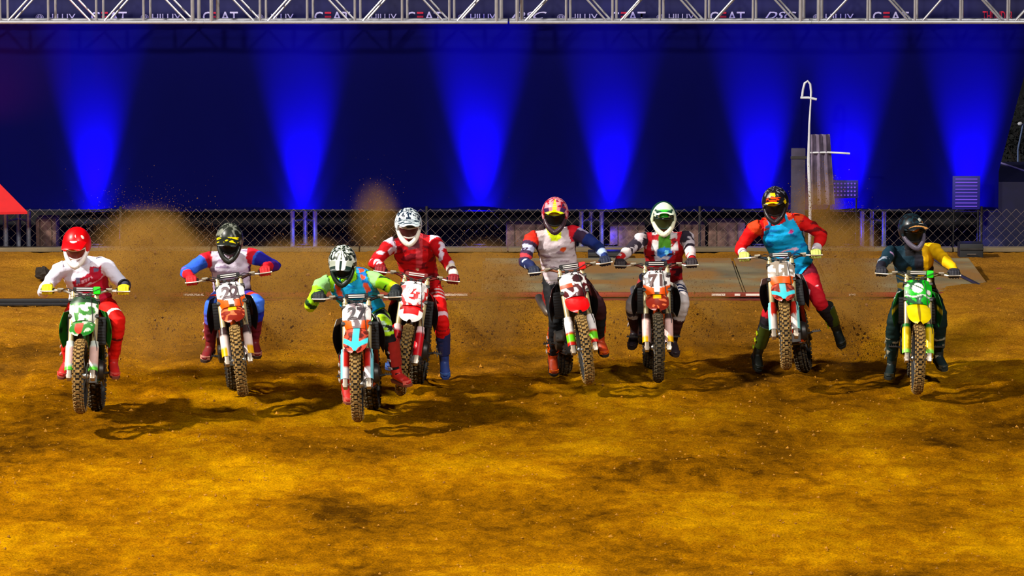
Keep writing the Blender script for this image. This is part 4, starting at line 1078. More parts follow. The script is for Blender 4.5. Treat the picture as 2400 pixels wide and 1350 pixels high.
R1 = dict(key='one', rear=(226, 964), lift=0.2, fx=190, roll=0, steer=0, bike_label='green bike with white and green plate under the red helmet rider at far left',
  label='leftmost rider in a red helmet, white jersey, yellow gloves and red pants',
  plate=lambda u, v: C(238, 240, 228) if (mnz(u, v, 2.3, 1) > .02 or (u < -.7 and v < .3)) and v < .45 else (C(30, 58, 34) if v > .45 else C(54, 128, 40)),
  fender=lambda u, v: C(176, 50, 34) if (abs(u+.2) < .35 and v > .1) else (C(186, 206, 176) if mnz(u, v, 3, 2) > .25 else C(34, 120, 36)),
  guard=lambda t, x: C(96, 210, 60) if t < .14 else (C(230, 190, 180) if .2 < t < .8 else C(210, 220, 210)), shroud=lambda u, v: C(38, 140, 40) if mnz(u, v, 2, 3) > -.15 else C(14, 60, 24), body=C(30, 120, 30), frame=C(30, 70, 36), tag=C(10, 240, 10), bar=C(190, 184, 170),
  pelvis=(214, 712, 0.3), head=(180, 580, 0.8), shR=(143, 628, 0.51), shL=(244, 618, 0.49), elR=(112, 672, .05), elL=(282, 662, .10), knR=(150, 742, .95), knL=(300, 745, .95), hm=(32, -6, 0), paint=paint1,
  helmet=lambda az, el: (WHT if (az-3)**2/90+(el-36)**2/50 < 1 or (az-14)**2/16+(el-66)**2/20 < 1 or (az-62)**2/60+(el-50)**2/60 < 1 else C(224, 2, 10)), peak=lambda u, v: WHT if blob(u, v, 0, -.5, .3, .35) else C(220, 2, 10), chin=C(240, 238, 240), goggle=C(232, 226, 226), lens=C(110, 40, 26),
  glove=C(236, 216, 0), brace=('l', C(46, 48, 60)), boot=(C(200, 30, 26), C(214, 40, 34), C(120, 60, 40), C(214, 80, 70)), bulk=1.2)
# 2 -- dark helmet, blue suit, orange bike
def paint2(q):
    bl = C(44, 96, 214); q.put(q.arm, bl); q.put(q.torso, C(218, 208, 226)); q.put(q.torso & (np.abs(q.u) > .9) & (q.v < .75), C(110, 70, 150))
    q.put(q.torso & (q.nz2 > .28), C(150, 130, 160)); q.put(q.isn('uaR', 'uaL') & (q.T < .22), C(216, 20, 40)); q.put(q.isn('uaL') & (q.T > .3), C(30, 26, 150))
    q.put(q.isn('uaR') & (q.T > .22) & (q.u > -1.0), C(70, 20, 110)); q.put(q.isn('faR') & (q.nz > .05), C(232, 30, 26)); q.put(q.isn('faL'), C(60, 16, 110)); q.put(q.isn('faL', 'faR') & (q.T > .62), C(206, 16, 36))
    q.put(q.isn('thR', 'thL') | (q.torso & (q.v < .06)), C(60, 110, 222)); q.put(q.isn('thL') & (q.T < .72), C(60, 40, 150)); q.put(q.isn('thR', 'thL') & (np.abs(q.T-.72) < .09), C(246, 50, 14))
    q.put(q.isn('snR'), C(84, 90, 200)); q.put(q.isn('snL'), C(24, 40, 170)); q.put(q.isn('snR', 'snL') & (q.T > .42), C(110, 22, 40))
def ktm_plate(k): return lambda u, v: ORG if (v < -.52+.42*abs(u)**2*1.0 and abs(u) > .22) else (C(60, 40, 30) if v < -.84 else (WHT if mnz(u, v, 2.6, k) > -.22 else C(70, 56, 60)))
def ktm_fender(k, gold): return lambda u, v: gold if (abs(u) < .34 and v < .25) else (C(216, 106, 60) if mnz(u, v*2.2, 2.0, k) > .28 else (C(122, 28, 12)))
R2 = dict(key='two', rear=(550, 916), lift=0.15, fx=572, roll=5, steer=2, bike_label='orange bike with white number 22 plate under the blue suited rider',
  label='rider in blue and red suit with white chest, dark helmet with yellow graphics',
  plate=ktm_plate(3), number='22', numcol=C(84, 64, 70), fender=ktm_fender(4, GOLD), guard=lambda t, x: GOLD if t < .3 and x > -.01 else (C(236, 214, 206) if t < .72 else C(60, 40, 40)), shroud=lambda u, v: C(226, 220, 214) if u > .1 else BLK, body=C(210, 80, 10), frame=C(200, 80, 20), bar=C(70, 40, 34),
  pelvis=(545, 700, 0.3), head=(538, 569, 0.79), shR=(487, 606, 0.49), shL=(588, 597, 0.49), elR=(430, 620, .3), elL=(648, 612, .3), knR=(486, 712, .95), knL=(622, 706, .95), hm=(34, -2, 0), paint=paint2,
  helmet=lambda az, el: YEL if (abs(el-30-5*math.sin(az/7)) < 7 and abs(az) < 46 and mnz(az*.05, el*.05, 2.2, 5) > -.22) else (C(120, 124, 112) if abs(az) > 40 and mnz(az*.03, el*.03, 2, 8) > .1 else C(30, 34, 28)),
  peak=lambda u, v: YEL if (mnz(u, v, 2.6, 9) > -.02 and v < .5) else C(26, 30, 24), chin=C(40, 42, 38), goggle=C(34, 34, 34), lens=C(20, 20, 22), glove=C(200, 18, 26),
  boot=(C(126, 26, 30), C(170, 60, 60), C(60, 40, 30), C(220, 150, 130)), buckle=C(226, 190, 170))
# 3 -- lime sleeves, cyan bib, orange bike with cyan arrow
def paint3(q):
    lm = C(150, 226, 20); q.put(q.arm | q.torso, lm); q.put(q.arm & (q.along < .28), C(150, 210, 130)); q.put(q.isn('uaL') & (q.nz > .18) & (q.T > .3), C(20, 40, 24)); q.put(q.isn('uaL') & (q.T > .75), C(212, 240, 0))
    q.put(q.isn('uaR') & (q.T > .65), C(190, 226, 10)); q.put(q.isn('faR') & (q.nz > .0), C(24, 60, 24)); q.put(q.isn('faL') & (q.T > .25), C(26, 32, 42)); q.put(q.isn('faL') & (np.abs(q.T-.25) < .06), C(180, 200, 200))
    leg = q.isn('thR', 'thL', 'snR', 'snL') | (q.torso & (q.v < .06)); q.put(leg, C(14, 16, 20))
    q.put(q.isn('thL', 'thR') & (q.T > .3) & (q.nz2 > -.05), C(176, 226, 20)); q.put(q.isn('thL', 'thR') & (q.T > .3) & (np.abs(q.nz2+.1) < .05), C(190, 224, 190)); q.put(q.isn('snR', 'snL') & (q.T < .16) & (q.nz2 > -.1), C(190, 236, 0))
def bibp(q):
    q.torso = q.torso | q.isn('uaR', 'uaL')
    q.put(q.torso & (np.abs(np.abs(q.u)-.62) < .11) & (q.v > .66), C(232, 80, 40)); q.put(q.torso & (q.nz2 > .3), C(0, 110, 190))
    q.put(q.torso & (q.v > .95) & (np.abs(q.u) < .4), C(60, 90, 30))
def arrow_fender(k, dark): return lambda u, v: CYN if arrow(u, v) else ((C(196, 70, 50) if mnz(u, v, 3.5, k) > .0 else dark) if abs(u) > .3 else CYN)
R3 = dict(key='three', flen=1.05, rear=(874, 957), lift=.12, fx=843, roll=3, steer=0, bike_label='orange bike nearest the camera, cyan arrow on fender, under the lime sleeved rider',
  label='nearest rider, crouched in lime sleeves and cyan bib with a white and black striped helmet',
  plate=lambda u, v: ORG if (v < -.55+.3*abs(u) and abs(u) > .35) else (WHT if abs(u) > .62 or mnz(u, v, 3.2, 12) > .12 else C(120, 104, 108)), number='27', numcol=C(52, 44, 50),
  fender=arrow_fender(13, C(90, 20, 14)), guard=lambda t, x: C(120, 206, 222) if x > .022 else (C(236, 226, 226) if t < .34 else (C(196, 30, 20) if t < .9 else C(120, 20, 16))), shroud=lambda u, v: BLK if v < .6 else C(190, 196, 190), body=C(200, 70, 10), frame=C(190, 70, 20), bar=C(40, 40, 42),
  pelvis=(860, 742, 0.26), head=(803, 622, 0.85), shR=(757, 663, 0.55), shL=(874, 652, 0.49), elR=(735, 695, .1), elL=(925, 672, .15), knR=(790, 782, .95), knL=(908, 768, .92), anR=(812, 900, .60), anL=(930, 868, .62), toeL=(.75, -1, -.35), toeR=(.2, -1, -.9), hm=(38, -3, 0), paint=paint3, bib=C(16, 168, 222), bib_lo=.02, bib_paint=bibp,
  helmet=lambda az, el: C(232, 238, 228) if (7 < abs(az) < 26 and el > 10) or (mnz(az*.03, el*.04, 2.0, 14) > .16) else (C(110, 120, 104) if mnz(az*.05, el*.05, 2, 15) > .15 else C(16, 30, 24)),
  peak=lambda u, v: WHT if .16 < abs(u) < .5 else (C(20, 40, 34) if abs(u) < .16 or v > .2 else C(150, 156, 140)), chin=C(24, 38, 30), goggle=C(18, 28, 24), lens=C(14, 20, 20), glove=C(26, 34, 36),
  boot=(C(196, 36, 30), C(150, 30, 30), C(120, 60, 40), C(224, 100, 86)))
# 4 -- all red suit, navy and white helmet, red bike
def paint4(q):
    q.put(q.arm | q.torso, C(196, 4, 16)); q.put(q.torso & (q.nz2 > .12), C(120, 4, 22)); q.put(q.torso & (np.abs(q.u-.1-.6*(q.v-.6)) < .16) & (q.v > .5), C(206, 60, 70)); q.put(q.torso & (q.v > .9) & (np.abs(q.u) < .3), C(110, 50, 60))
    q.put(q.arm & (q.nz > .30), C(232, 214, 232)); q.put(q.isn('uaR', 'uaL') & (q.T < .12), C(220, 206, 228)); q.put(q.isn('faL') & (q.T > .55), C(236, 226, 210)); q.put(q.isn('faL') & (np.abs(q.T-.74) < .07), C(80, 40, 30)); q.put(q.torso & (q.v > .45) & (((q.u)/.07)**2+((q.v-.5)/.04)**2 < 1), C(250, 220, 180))
    leg = q.isn('thR', 'thL', 'snR', 'snL') | (q.torso & (q.v < .06)); q.put(leg, C(230, 8, 10)); q.put(q.isn('thR', 'thL') & (q.T > .15) & (q.T < .5) & (np.sin(q.T*60) > .2), C(236, 200, 200))
    q.put(q.isn('thL', 'thR') & (np.abs(q.T-.93) < .05), C(240, 200, 214)); q.put(q.isn('snR', 'snL') & (q.T < .18), C(96, 14, 24)); q.put(q.isn('snR', 'snL') & (q.T > .38), C(30, 44, 92))
R4 = dict(key='four', rear=(978, 905), lift=0.12, fx=938, roll=-5, steer=0, bike_label='red bike with white tipped fender under the all red rider',
  label='rider in an all red suit and navy and white helmet, behind the lime sleeved rider',
  plate=lambda u, v: (WHT if (abs(math.hypot(u*1.0, v+.1)-.62) < .16 or mnz(u, v, 3, 22) > .3) else C(206, 40, 40)) if v < .62 else WHT, number='24', numcol=C(245, 235, 235),
  fender=lambda u, v: WHT if (v > .62 or (v > .15 and abs(u) > .62)) else (C(220, 4, 8) if v > -.1 and abs(u) < .7 else C(140, 20, 24)), guard=lambda t, x: C(206, 14, 30) if t < .8 else C(230, 200, 200), shroud=lambda u, v: BLK if v < .4 else C(150, 16, 18), body=C(190, 10, 10), bar=C(120, 40, 36), pad=C(130, 30, 30),
  pelvis=(988, 676, 0.18), head=(957, 533, 0.79), shR=(915, 574, 0.47), shL=(1018, 566, 0.45), elR=(872, 600, .35), elL=(1088, 592, .40), knR=(930, 722, .75), knL=(1036, 722, .66), anR=(925, 828, .5), anL=(1041, 838, .30), toeL=(.1, -1, -1.0), hm=(24, 4, 0), paint=paint4,
  helmet=lambda az, el: C(216, 228, 232) if (mnz(az*.035, el*.05, 2.1, 31) > .06 or (el < 32 and abs(az) > 30 and mnz(az*.02, el*.16, 2, 33) > -.05)) else C(14, 34, 56),
  peak=lambda u, v: C(206, 222, 226) if (mnz(u, v*2, 2.4, 34) > 0 or v > .75) else C(16, 36, 56), chin=C(240, 230, 214), goggle=C(214, 206, 200), lens=C(70, 24, 24), glove=C(134, 8, 22),
  boot=(C(40, 62, 128), C(34, 46, 96), C(40, 60, 120), C(62, 104, 176)), buckle=C(150, 140, 120))
# 5 -- white vest, standing tall, black pants and orange boots
def paint5(q):
    q.put(q.arm | q.torso, C(58, 36, 66)); q.put(q.torso & (np.abs(q.u) < .92), C(214, 200, 206)); q.put(q.torso & (q.nz2 > .3) & (q.v < .75), C(160, 136, 150)); q.put(q.torso & (((q.u-.28)/.17)**2+((q.v-.68)/.05)**2 < 1), C(222, 84, 30)); q.put(q.torso & (q.v > .86) & (np.abs(q.u) < .34-.8*(1-q.v)), C(208, 230, 0))
    q.put(q.torso & (q.u > .72) & (q.v > .75), C(206, 20, 40)); q.put(q.isn('uaR') & (q.T < .25), C(236, 42, 20)); q.put(q.isn('uaL') & (q.T < .12), C(216, 20, 40)); q.put(q.isn('uaL') & (q.T < .5) & (q.T > .12) & (q.nz > 0), C(190, 180, 220)); q.put(q.isn('uaL') & (q.T > .5), C(24, 44, 120)); q.put(q.isn('faL'), C(26, 46, 110))
    q.put(q.isn('uaR') & (np.abs(q.T-.5) < .1) & (q.nz > -.2), C(200, 206, 240)); q.put(q.isn('uaR') & (np.abs(q.T-.82) < .07), C(220, 60, 70)); q.put(q.isn('faR'), C(26, 36, 82)); q.put(q.isn('faR') & (np.abs(q.T-.5) < .14) & (q.nz > 0), C(200, 214, 240)); q.put(q.isn('faL') & (q.T > .5) & (q.nz > .1), C(170, 190, 226))
    q.put(q.isn('thR', 'thL', 'snR', 'snL') | (q.torso & (q.v < .04)), C(24, 26, 30)); q.put(q.torso & (q.v < .13) & (q.v > .02) & (np.sin(q.v*90) > 0), C(200, 190, 184)); q.put(q.isn('thL') & (q.T > .3), C(52, 20, 26)); q.put(q.isn('snL') & (q.T < .3), C(60, 22, 26))
R5 = dict(key='five', rear=(1322, 874), lift=0.12, fx=1380, roll=5, steer=3, bike_label='red bike with green spotted fork guards leaning under the white vested rider',
  label='tall rider in white vest with navy sleeves, black pants and orange boots',
  plate=lambda u, v: (C(60, 26, 30) if blob(u, v, .35, .45, .42, .36) else (WHT if blob(u, v, .35, .45, .58, .5) else (C(236, 70, 20) if (u < -.1 and -.25 < v < .12) else (WHT if (mnz(u, v, 2.8, 41) > .05 or (u < 0 and v > .0)) else C(86, 20, 26))))), fender=lambda u, v: (C(116, 20, 26) if v < -.45 else C(214, 4, 8)),
  guard=lambda t, x: C(110, 226, 20) if .12 < t < .36 else (C(206, 30, 20) if t < .48 else WHT), shroud=lambda u, v: BLK if v < .2 else C(70, 26, 26), body=C(170, 10, 10), bar=C(150, 90, 60), tag=C(246, 10, 8),
  pelvis=(1318, 652, .36), head=(1301, 507, .72), shR=(1247, 556, .54), shL=(1347, 544, .50), elR=(1200, 600, .35), elL=(1412, 545, .2), knR=(1302, 742, .50), knL=(1404, 720, .60), anR=(1296, 832, .30), anL=(1406, 790, .34), toeR=(.1, -1, -.55), hm=(20, -2, 0), paint=paint5, hem=.02,
  helmet=lambda az, el: (C(206, 232, 0) if (abs(az) < 12 and el > 18 and math.sin(el*.7) > -.75) or (abs(az) < 38 and 16 < el < 24) else (C(230, 150, 160) if mnz(az*.03, el*.04, 2, 45) > .0 else (C(176, 30, 46) if mnz(az*.04, el*.04, 2, 46) > -.3 else C(40, 44, 90)))),
  peak=lambda u, v: C(206, 232, 0) if (abs(u) < .22 and math.sin(v*14) > -.8) or v > .78 else (C(60, 34, 80) if abs(u) > .55 else C(214, 130, 140)), chin=C(60, 40, 50), goggle=C(30, 30, 30), lens=C(16, 14, 14), glove=C(26, 34, 60),
  boot=(C(190, 62, 16), C(250, 92, 10), C(40, 34, 28), C(250, 110, 20)), kneeguard=None)
# 6 -- green topped helmet, colourful jersey
def paint6(q):
    q.put(q.torso, C(170, 14, 26)); q.put(q.torso & (((q.u+.05)/.46)**2+((q.v-.70)/.16)**2 < 1), C(40, 110, 190)); q.put(q.torso & (q.nz > .16) & (np.abs(q.u) < .5) & (q.v > .25), C(226, 220, 232)); q.put(q.torso & (q.nz2 > .3), C(60, 14, 30)); q.put(q.torso & (q.v > .75) & (np.abs(q.u) > .3) & (q.nz > -.1), C(222, 214, 216)); q.put(q.torso & (q.v > .78) & (np.abs(q.u) < .3), C(60, 120, 20))
    q.put(q.torso & (np.abs(np.abs(q.u)-.80) < .12) & (q.v > .6), C(196, 20, 34)); q.put(q.torso & (((q.u+.02)/.40)**2+((q.v-.72)/.085)**2 < 1) & (q.nz2 < .25), C(30, 100, 190)); q.put(q.torso & (((q.u-.1)/.1)**2+((q.v-.72)/.04)**2 < 1), C(120, 210, 240))
    q.put(q.arm, C(50, 42, 56)); q.put(q.arm & (q.nz > .02), C(216, 206, 214)); q.put(q.isn('faR', 'faL') & (q.T > .3), C(220, 206, 206)); q.put(q.isn('faR', 'faL') & (q.T > .75), C(190, 20, 24))
    leg = q.isn('thR', 'thL', 'snR', 'snL') | (q.torso & (q.v < .06)); q.put(leg, C(206, 198, 196)); q.put(q.isn('thR', 'thL') & (q.T > .38) & (q.T < .8) & (np.sin(q.T*42) > -.75), C(26, 34, 62)); q.put(q.isn('snR', 'snL') & (q.nz > .22), C(70, 60, 66)); q.put(q.isn('snR', 'snL') & (q.T > .42), C(60, 24, 22))
R6 = dict(key='six', rear=(1524, 858), lift=.07, fx=1542, roll=0, steer=0, bike_label='orange bike with gold fender centre under the green topped helmet rider',
  label='rider in white helmet with green top, multicoloured red jersey and white pants',
  plate=ktm_plate(52), number='71', numcol=C(90, 60, 56), fender=ktm_fender(53, GOLD), guard=lambda t, x: GOLD if t < .24 and x > -.01 else (C(232, 190, 180) if t < .8 else C(60, 40, 34)), shroud=lambda u, v: BLK if v < .75 else C(196, 190, 180), body=C(200, 70, 10), frame=C(190, 70, 20), bar=C(110, 50, 40), darktire=True,
  pelvis=(1556, 668, 0.28), head=(1555, 516, 0.67), shR=(1505, 560, 0.41), shL=(1609, 556, 0.41), elR=(1460, 578, .2), elL=(1645, 578, .2), knR=(1474, 690, .82), knL=(1612, 690, .84), anR=(1488, 770, .30), anL=(1578, 792, .5), hm=(14, 0, 0), paint=paint6,
  helmet=lambda az, el: (C(30, 206, 20) if (abs(az) < 22-.45*(el-16) and 18 < el < 46) else (C(20, 60, 50) if (abs(az) < 60 and 10 < el < 44 and mnz(az*.05, el*.05, 2, 55) > -.05) or (abs(az) > 70 and el > 0) else C(222, 238, 206))),
  peak=lambda u, v: C(20, 210, 20) if abs(u) < .42-.3*v and v < .7 else (C(226, 240, 214) if v > .78 or abs(u) > .8 else C(20, 70, 50)), chin=C(236, 238, 206), goggle=C(30, 50, 40), lens=C(40, 44, 16), glove=C(44, 34, 40), cuff=C(214, 196, 196),
  boot=(C(44, 32, 40), C(90, 40, 34), C(50, 34, 26), C(60, 50, 60)))
# 7 -- black and yellow helmet, red jersey, cyan bib, legs out
def paint7(q):
    q.put(q.arm | q.torso, C(216, 8, 10)); q.put(q.isn('uaR', 'uaL') & (q.T < .1), C(232, 70, 20)); q.put(q.isn('faR', 'faL') & (q.T > .78), C(226, 214, 222)); q.put(q.isn('uaL') & (q.nz2 > .32), C(110, 0, 8))
    leg = q.isn('thR', 'thL', 'snR', 'snL') | (q.torso & (q.v < .06)); q.put(leg, C(190, 12, 30)); q.put(q.isn('thR', 'thL') & (q.T < .35), C(110, 16, 40)); q.put(q.isn('snR', 'snL') & (q.T > .06), C(26, 18, 24)); q.put(q.isn('thL') & (((q.T-.75)/.06)**2 < 1) & (q.nz > .1), C(240, 190, 200))
def bib7(q):
    q.torso = q.torso | q.isn('uaR', 'uaL')
    q.put(q.torso & (q.v > .93) & (np.abs(q.u) > .5), C(232, 60, 20)); q.put(q.torso & (np.abs(((q.u+.05)/.45)**2+((q.v-.40)/.06)**2-1) < .45), C(240, 190, 216)); q.put(q.torso & (((q.u-.45)/.12)**2+((q.v-.78)/.025)**2 < 1), C(190, 40, 120)); q.put(q.torso & (q.nz2 > .36), C(0, 120, 196))
R7 = dict(key='seven', flen=1.0, rear=(1886, 868), lift=.24, fx=1856, roll=8, steer=2, bike_label='orange bike with cyan arrow rearing under the rider whose legs stick out',
  label='rider in red jersey, cyan bib, black and yellow helmet, legs stuck out',
  plate=lambda u, v: ORG if (v < -.45+.1*abs(u)) else (WHT if (mnz(u, v, 2.6, 62) > -.02) else C(150, 136, 120)), number='11', numcol=C(140, 126, 110), fender=arrow_fender(63, C(110, 20, 10)),
  guard=lambda t, x: C(130, 214, 216) if x > .018 else (C(226, 214, 206) if t < .5 else C(196, 36, 20)), shroud=lambda u, v: BLK if v < .7 else C(196, 180, 186), body=C(220, 76, 6), frame=C(220, 60, 10), bar=C(44, 60, 70),
  pelvis=(1862, 628, .36), head=(1817, 482, .84), shR=(1770, 532, .58), shL=(1870, 514, .56), elR=(1732, 576, .4), elL=(1960, 505, .25), knR=(1798, 722, .66), knL=(1924, 712, .62), anR=(1778, 822, .40), anL=(1958, 766, .38), toeL=(.35, -.8, -1.1), toeR=(-.05, -.7, -1.2), hm=(24, -10, 4), paint=paint7, bib=C(6, 176, 238), bib_lo=-.06, bib_paint=bib7,
  helmet=lambda az, el: (YEL if (abs(az+6) < 22 and (52 < el < 66 or 16 < el < 22)) or (50 < az < 66 and 10 < el < 30) or (abs(abs(az+6)-16) < 5 and 40 < el < 60) else (C(240, 60, 10) if (abs(az+6) < 20 and 22 < el < 50 and mnz(az*.06, el*.06, 2, 65) > -.15) else (C(120, 120, 130) if mnz(az*.03, el*.03, 2, 66) > .25 else C(22, 18, 24)))),
  peak=lambda u, v: (C(242, 70, 10) if mnz(u, v, 3, 67) > -.1 and abs(u) < .6 and v < .75 else (YEL if abs(u) < .7 and v > .75 else C(24, 20, 26))), chin=C(34, 26, 30), goggle=C(26, 22, 22), lens=C(26, 16, 14), glove=C(206, 220, 110), cuff=C(226, 216, 222),
  boot=(C(18, 26, 20), C(52, 66, 16), C(14, 20, 16), C(20, 28, 22)), buckle=C(196, 220, 10))
# 8 -- navy and yellow jersey, green bike
def paint8(q):
    yl = C(248, 192, 0); nv = C(18, 50, 66); q.put(q.arm | q.torso, nv); q.put(q.torso & (q.u > .0), C(34, 34, 44)); q.put(q.torso & (q.u > .45) & (q.v > .55), yl); q.put(q.isn('uaL', 'faL'), yl); q.put(q.torso & (np.abs(q.v-(.34+.36*q.u)) < .07) & (q.u > -.4), yl)
    q.put(q.torso & (q.v < .4) & (q.nz2 > .05), C(110, 90, 20)); q.put(q.torso & (((q.u+.3)/.12)**2+((q.v-.62)/.06)**2 < 1), C(150, 130, 20)); q.put(q.isn('uaR') & (((q.T-.6)/.07)**2 < 1) & (q.nz > .1), C(190, 150, 200)); q.put(q.isn('faR') & (q.nz > .12), C(150, 160, 176)); q.put(q.isn('faR') & (q.T > .7), C(30, 30, 44))
    q.put(q.torso & (q.v > .88) & (np.abs(q.u) < .4), C(24, 22, 26))
    q.put(q.isn('thR', 'thL', 'snR', 'snL') | (q.torso & (q.v < .06)), C(8, 36, 34)); q.put(q.isn('thR', 'thL') & (q.T > .15) & (q.T < .42) & (np.sin(q.T*75) > .45), C(180, 180, 170)); q.put(q.isn('snR', 'snL') & (q.T > .35) & (q.nz2 > .22), C(160, 156, 130))
def plate8(u, v):
    if blob(u, v, -.05, .28, .42, .42) and not abs(v-.35+.5*u) < .05: return WHT
    if blob(u, v, .75, -.02, .16, .2) or blob(u, v, -.8, .55, .14, .12): return WHT
    if abs(v+.36-.1*math.sin(u*5)) < .06: return C(220, 240, 216)
    return C(20, 190, 26) if (u > .4 or mnz(u, v, 3, 71) > .08) else C(16, 76, 36)
R8 = dict(key='eight', flen=.85, rear=(2142, 888), lift=.06, fx=2150, roll=0, steer=0, bike_label='green bike with yellow front fender under the navy and yellow rider',
  label='rightmost rider in navy and yellow jersey, dark helmet and dark green pants',
  plate=plate8, fender=lambda u, v: C(140, 110, 0) if (abs(u) < .14 and v > -.5) else (C(156, 210, 10) if v < -.55 else C(236, 208, 0)), guard=lambda t, x: C(150, 240, 90) if t < .1 else (C(230, 196, 10) if t < .85 else C(30, 120, 40)), shroud=lambda u, v: C(200, 176, 20) if abs(v+.1) < .12 else (C(16, 70, 30) if v < .4 else C(30, 130, 40)), body=C(30, 120, 30), frame=C(30, 80, 40), tag=C(10, 236, 10), pad=C(60, 62, 40), bar=C(110, 100, 50),
  pelvis=(2150, 688, 0.28), head=(2137, 545, 0.71), shR=(2088, 592, 0.41), shL=(2186, 584, 0.41), elR=(2045, 612, .4), elL=(2242, 596, .3), knR=(2086, 722, .84), knL=(2212, 722, .84), anR=(2090, 846, .44), anL=(2200, 826, .5), hm=(20, 12, 6), paint=paint8,
  helmet=lambda az, el: (C(206, 208, 196) if (30 < az < 62 and 48 < el < 62) else (C(196, 130, 70) if (abs(el-24-.3*az) < 5 and -20 < az < 60 and mnz(az*.05, el*.05, 2, 75) > -.1) else (C(20, 44, 54) if mnz(az*.03, el*.03, 2, 76) > .1 else C(16, 16, 20)))),
  peak=lambda u, v: C(214, 150, 80) if (v > .3 and abs(v-.5-.4*u) < .14) else (C(190, 190, 180) if blob(u, v, .5, -.4, .2, .2) else C(20, 26, 30)), chin=C(90, 84, 100), goggle=C(24, 24, 24), lens=C(12, 14, 12), glove=C(34, 34, 44),
  boot=(C(24, 40, 40), C(60, 66, 60), C(30, 36, 32), C(60, 66, 56)), buckle=C(176, 170, 140))
BIKES = []
for sp in (R1, R2, R3, R4, R5, R6, R7, R8):
    bk = make_bike(sp); BIKES.append(bk); make_rider(sp, bk)
for me in list(bpy.data.meshes):
    if me.users == 0: bpy.data.meshes.remove(me)

# ------------------------------------------------------------------ dust thrown up by the rear wheels
def dust_material(name, dens, col=(.64, .37, .075)):
    m = bpy.data.materials.new(name); m.use_nodes = True; nt = m.node_tree; n = nt.nodes; L = nt.links
    n.remove(n['Principled BSDF']); out = n['Material Output']
    v = n.new('ShaderNodeVolumePrincipled'); v.inputs['Color'].default_value = (*col, 1); v.inputs['Anisotropy'].default_value = .1
    tc = n.new('ShaderNodeTexCoord'); ln = n.new('ShaderNodeVectorMath'); ln.operation = 'LENGTH'; L.new(tc.outputs['Object'], ln.inputs[0])
    mr = n.new('ShaderNodeMapRange'); mr.interpolation_type = 'SMOOTHSTEP'; mr.inputs['From Min'].default_value = 1.0; mr.inputs['From Max'].default_value = .25
    mr.inputs['To Min'].default_value = 0; mr.inputs['To Max'].default_value = 1; L.new(ln.outputs['Value'], mr.inputs['Value'])
    g = n.new('ShaderNodeNewGeometry'); nz = n.new('ShaderNodeTexNoise'); nz.inputs['Scale'].default_value = 3.2; nz.inputs['Detail'].default_value = 3; nz.inputs['Roughness'].default_value = .6
    L.new(g.outputs['Position'], nz.inputs['Vector'])
    m2 = n.new('ShaderNodeMapRange'); m2.inputs['From Min'].default_value = .36; m2.inputs['From Max'].default_value = .66; m2.inputs['To Min'].default_value = .12; m2.inputs['To Max'].default_value = 1.5; L.new(nz.outputs['Fac'], m2.inputs['Value'])
    a = n.new('ShaderNodeMath'); a.operation = 'MULTIPLY'; L.new(mr.outputs[0], a.inputs[0]); L.new(m2.outputs[0], a.inputs[1])
    c = n.new('ShaderNodeMath'); c.operation = 'MULTIPLY'; c.inputs[1].default_value = dens; L.new(a.outputs[0], c.inputs[0]); L.new(c.outputs[0], v.inputs['Density'])
    L.new(v.outputs[0], out.inputs['Volume']); return m
ico = bmesh.new(); bmesh.ops.create_icosphere(ico, subdivisions=2, radius=1.04); icom = bpy.data.meshes.new('dust_puff'); ico.to_mesh(icom); ico.free(); icom.materials.append(None)
M_grain = mat('flying_grain', C(112, 74, 30), .95, vary=.5, vscale=6)
DM = {}
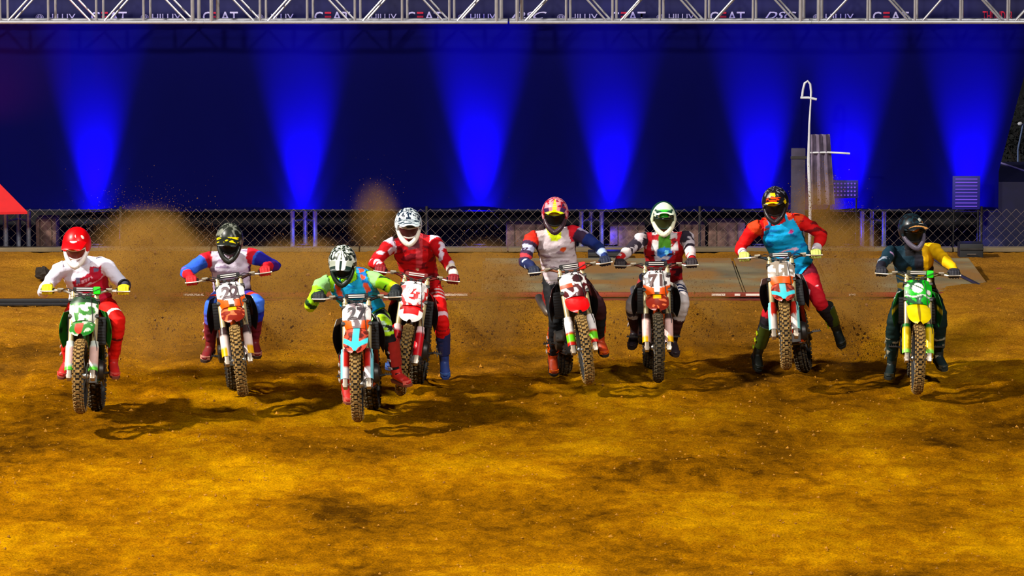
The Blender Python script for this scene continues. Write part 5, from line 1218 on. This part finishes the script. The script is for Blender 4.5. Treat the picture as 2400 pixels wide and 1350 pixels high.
def plume(label, puffs, grains):
    """puffs: (px, py, world Y, rx px, rz px, depth radius m, density)"""
    k0 = puffs[0]; o0 = at(k0[0], k0[1], k0[2]); root = empty('dust_plume', label, 'dust', Matrix.Translation((o0.x, o0.y, 0)), 'dust plumes behind the bikes', 'stuff')
    for (px, py, Y, rx, rz, ry, dn) in puffs:
        p = at(px, py, Y); sc_ = Y/F; key = round(dn, 1)
        if key not in DM: DM[key] = dust_material('dust_%s' % key, dn)
        M_ = Matrix.Translation(p-Vector((o0.x, o0.y, 0)))@Matrix.Diagonal((rx*sc_*1.25, ry, rz*sc_*1.25, 1))
        obj('dust_puff', icom, DM[key], root, M_)['kind'] = 'stuff'
    P_ = []; Sz = []
    for (px, py, Y, rx, rz, ry, dn) in puffs:
        c = at(px, py, Y); sc_ = Y/F; nn = int(grains*dn*rx*rz/(100*100))
        q = rng.normal(0, .50, (nn, 3))*np.array([rx*sc_, ry, rz*sc_])+np.array([c.x-o0.x, c.y-o0.y, c.z]); q = q[q[:, 2] > .01]
        P_ += q.tolist(); Sz += (np.abs(rng.normal(.0014, .0012, len(q)))+.0011).tolist()
        near = [len(P_)-len(q)+i_ for i_ in range(len(q)) if abs(q[i_, 0]-(c.x-o0.x)) < .45*rx*sc_ and abs(q[i_, 2]-c.z) < .45*rz*sc_]
        for _ in range(min(len(near), int(nn*.006))): Sz[near[rng.integers(len(near))]] = rng.uniform(.007, .017)
    o = clods('flying_clods', P_, Sz, M_grain, kind='stuff'); o.parent = root
plume('tall brown dust plume between the red helmet rider and the blue suited rider', [
    (345, 640, 46.0, 150, 135, .6, 3.0), (350, 560, 46.6, 100, 80, .5, 1.6), (470, 660, 46.4, 110, 110, .5, 2.2), (400, 770, 45.4, 150, 90, .5, 1.8), (270, 700, 46.2, 90, 130, .4, 2.0)], 2600)
plume('brown dust plume between the blue suited rider and the lime sleeved rider', [
    (690, 670, 46.5, 130, 105, .6, 2.6), (660, 770, 45.6, 120, 80, .5, 1.8), (745, 620, 47.2, 90, 60, .5, 1.6)], 2400)
plume('thin dust column rising left of the navy and white helmet', [(880, 530, 48.5, 60, 100, .4, 1.3), (1010, 700, 46.2, 110, 80, .4, 1.6)], 2200)
plume('brown dust plume between the all red rider and the white vested rider', [
    (1140, 680, 46.5, 100, 110, .6, 2.6), (1120, 780, 46.0, 90, 70, .4, 2.0), (1215, 740, 47.0, 80, 90, .4, 1.6)], 2400)
plume('low dust haze between the green topped helmet rider and the cyan bib rider', [(1670, 760, 47.5, 110, 80, .5, 1.8), (1630, 700, 48.2, 80, 60, .4, 1.2), (1440, 760, 47.5, 80, 90, .4, 1.2)], 2200)
plume('pale tan dust plume rising right of the cyan bib rider', [
    (1965, 610, 48.3, 95, 110, .6, 3.0), (1915, 480, 48.6, 60, 80, .4, 1.6), (2010, 690, 47.8, 90, 90, .5, 2.2), (2010, 800, 47.0, 90, 80, .4, 1.8)], 2600)
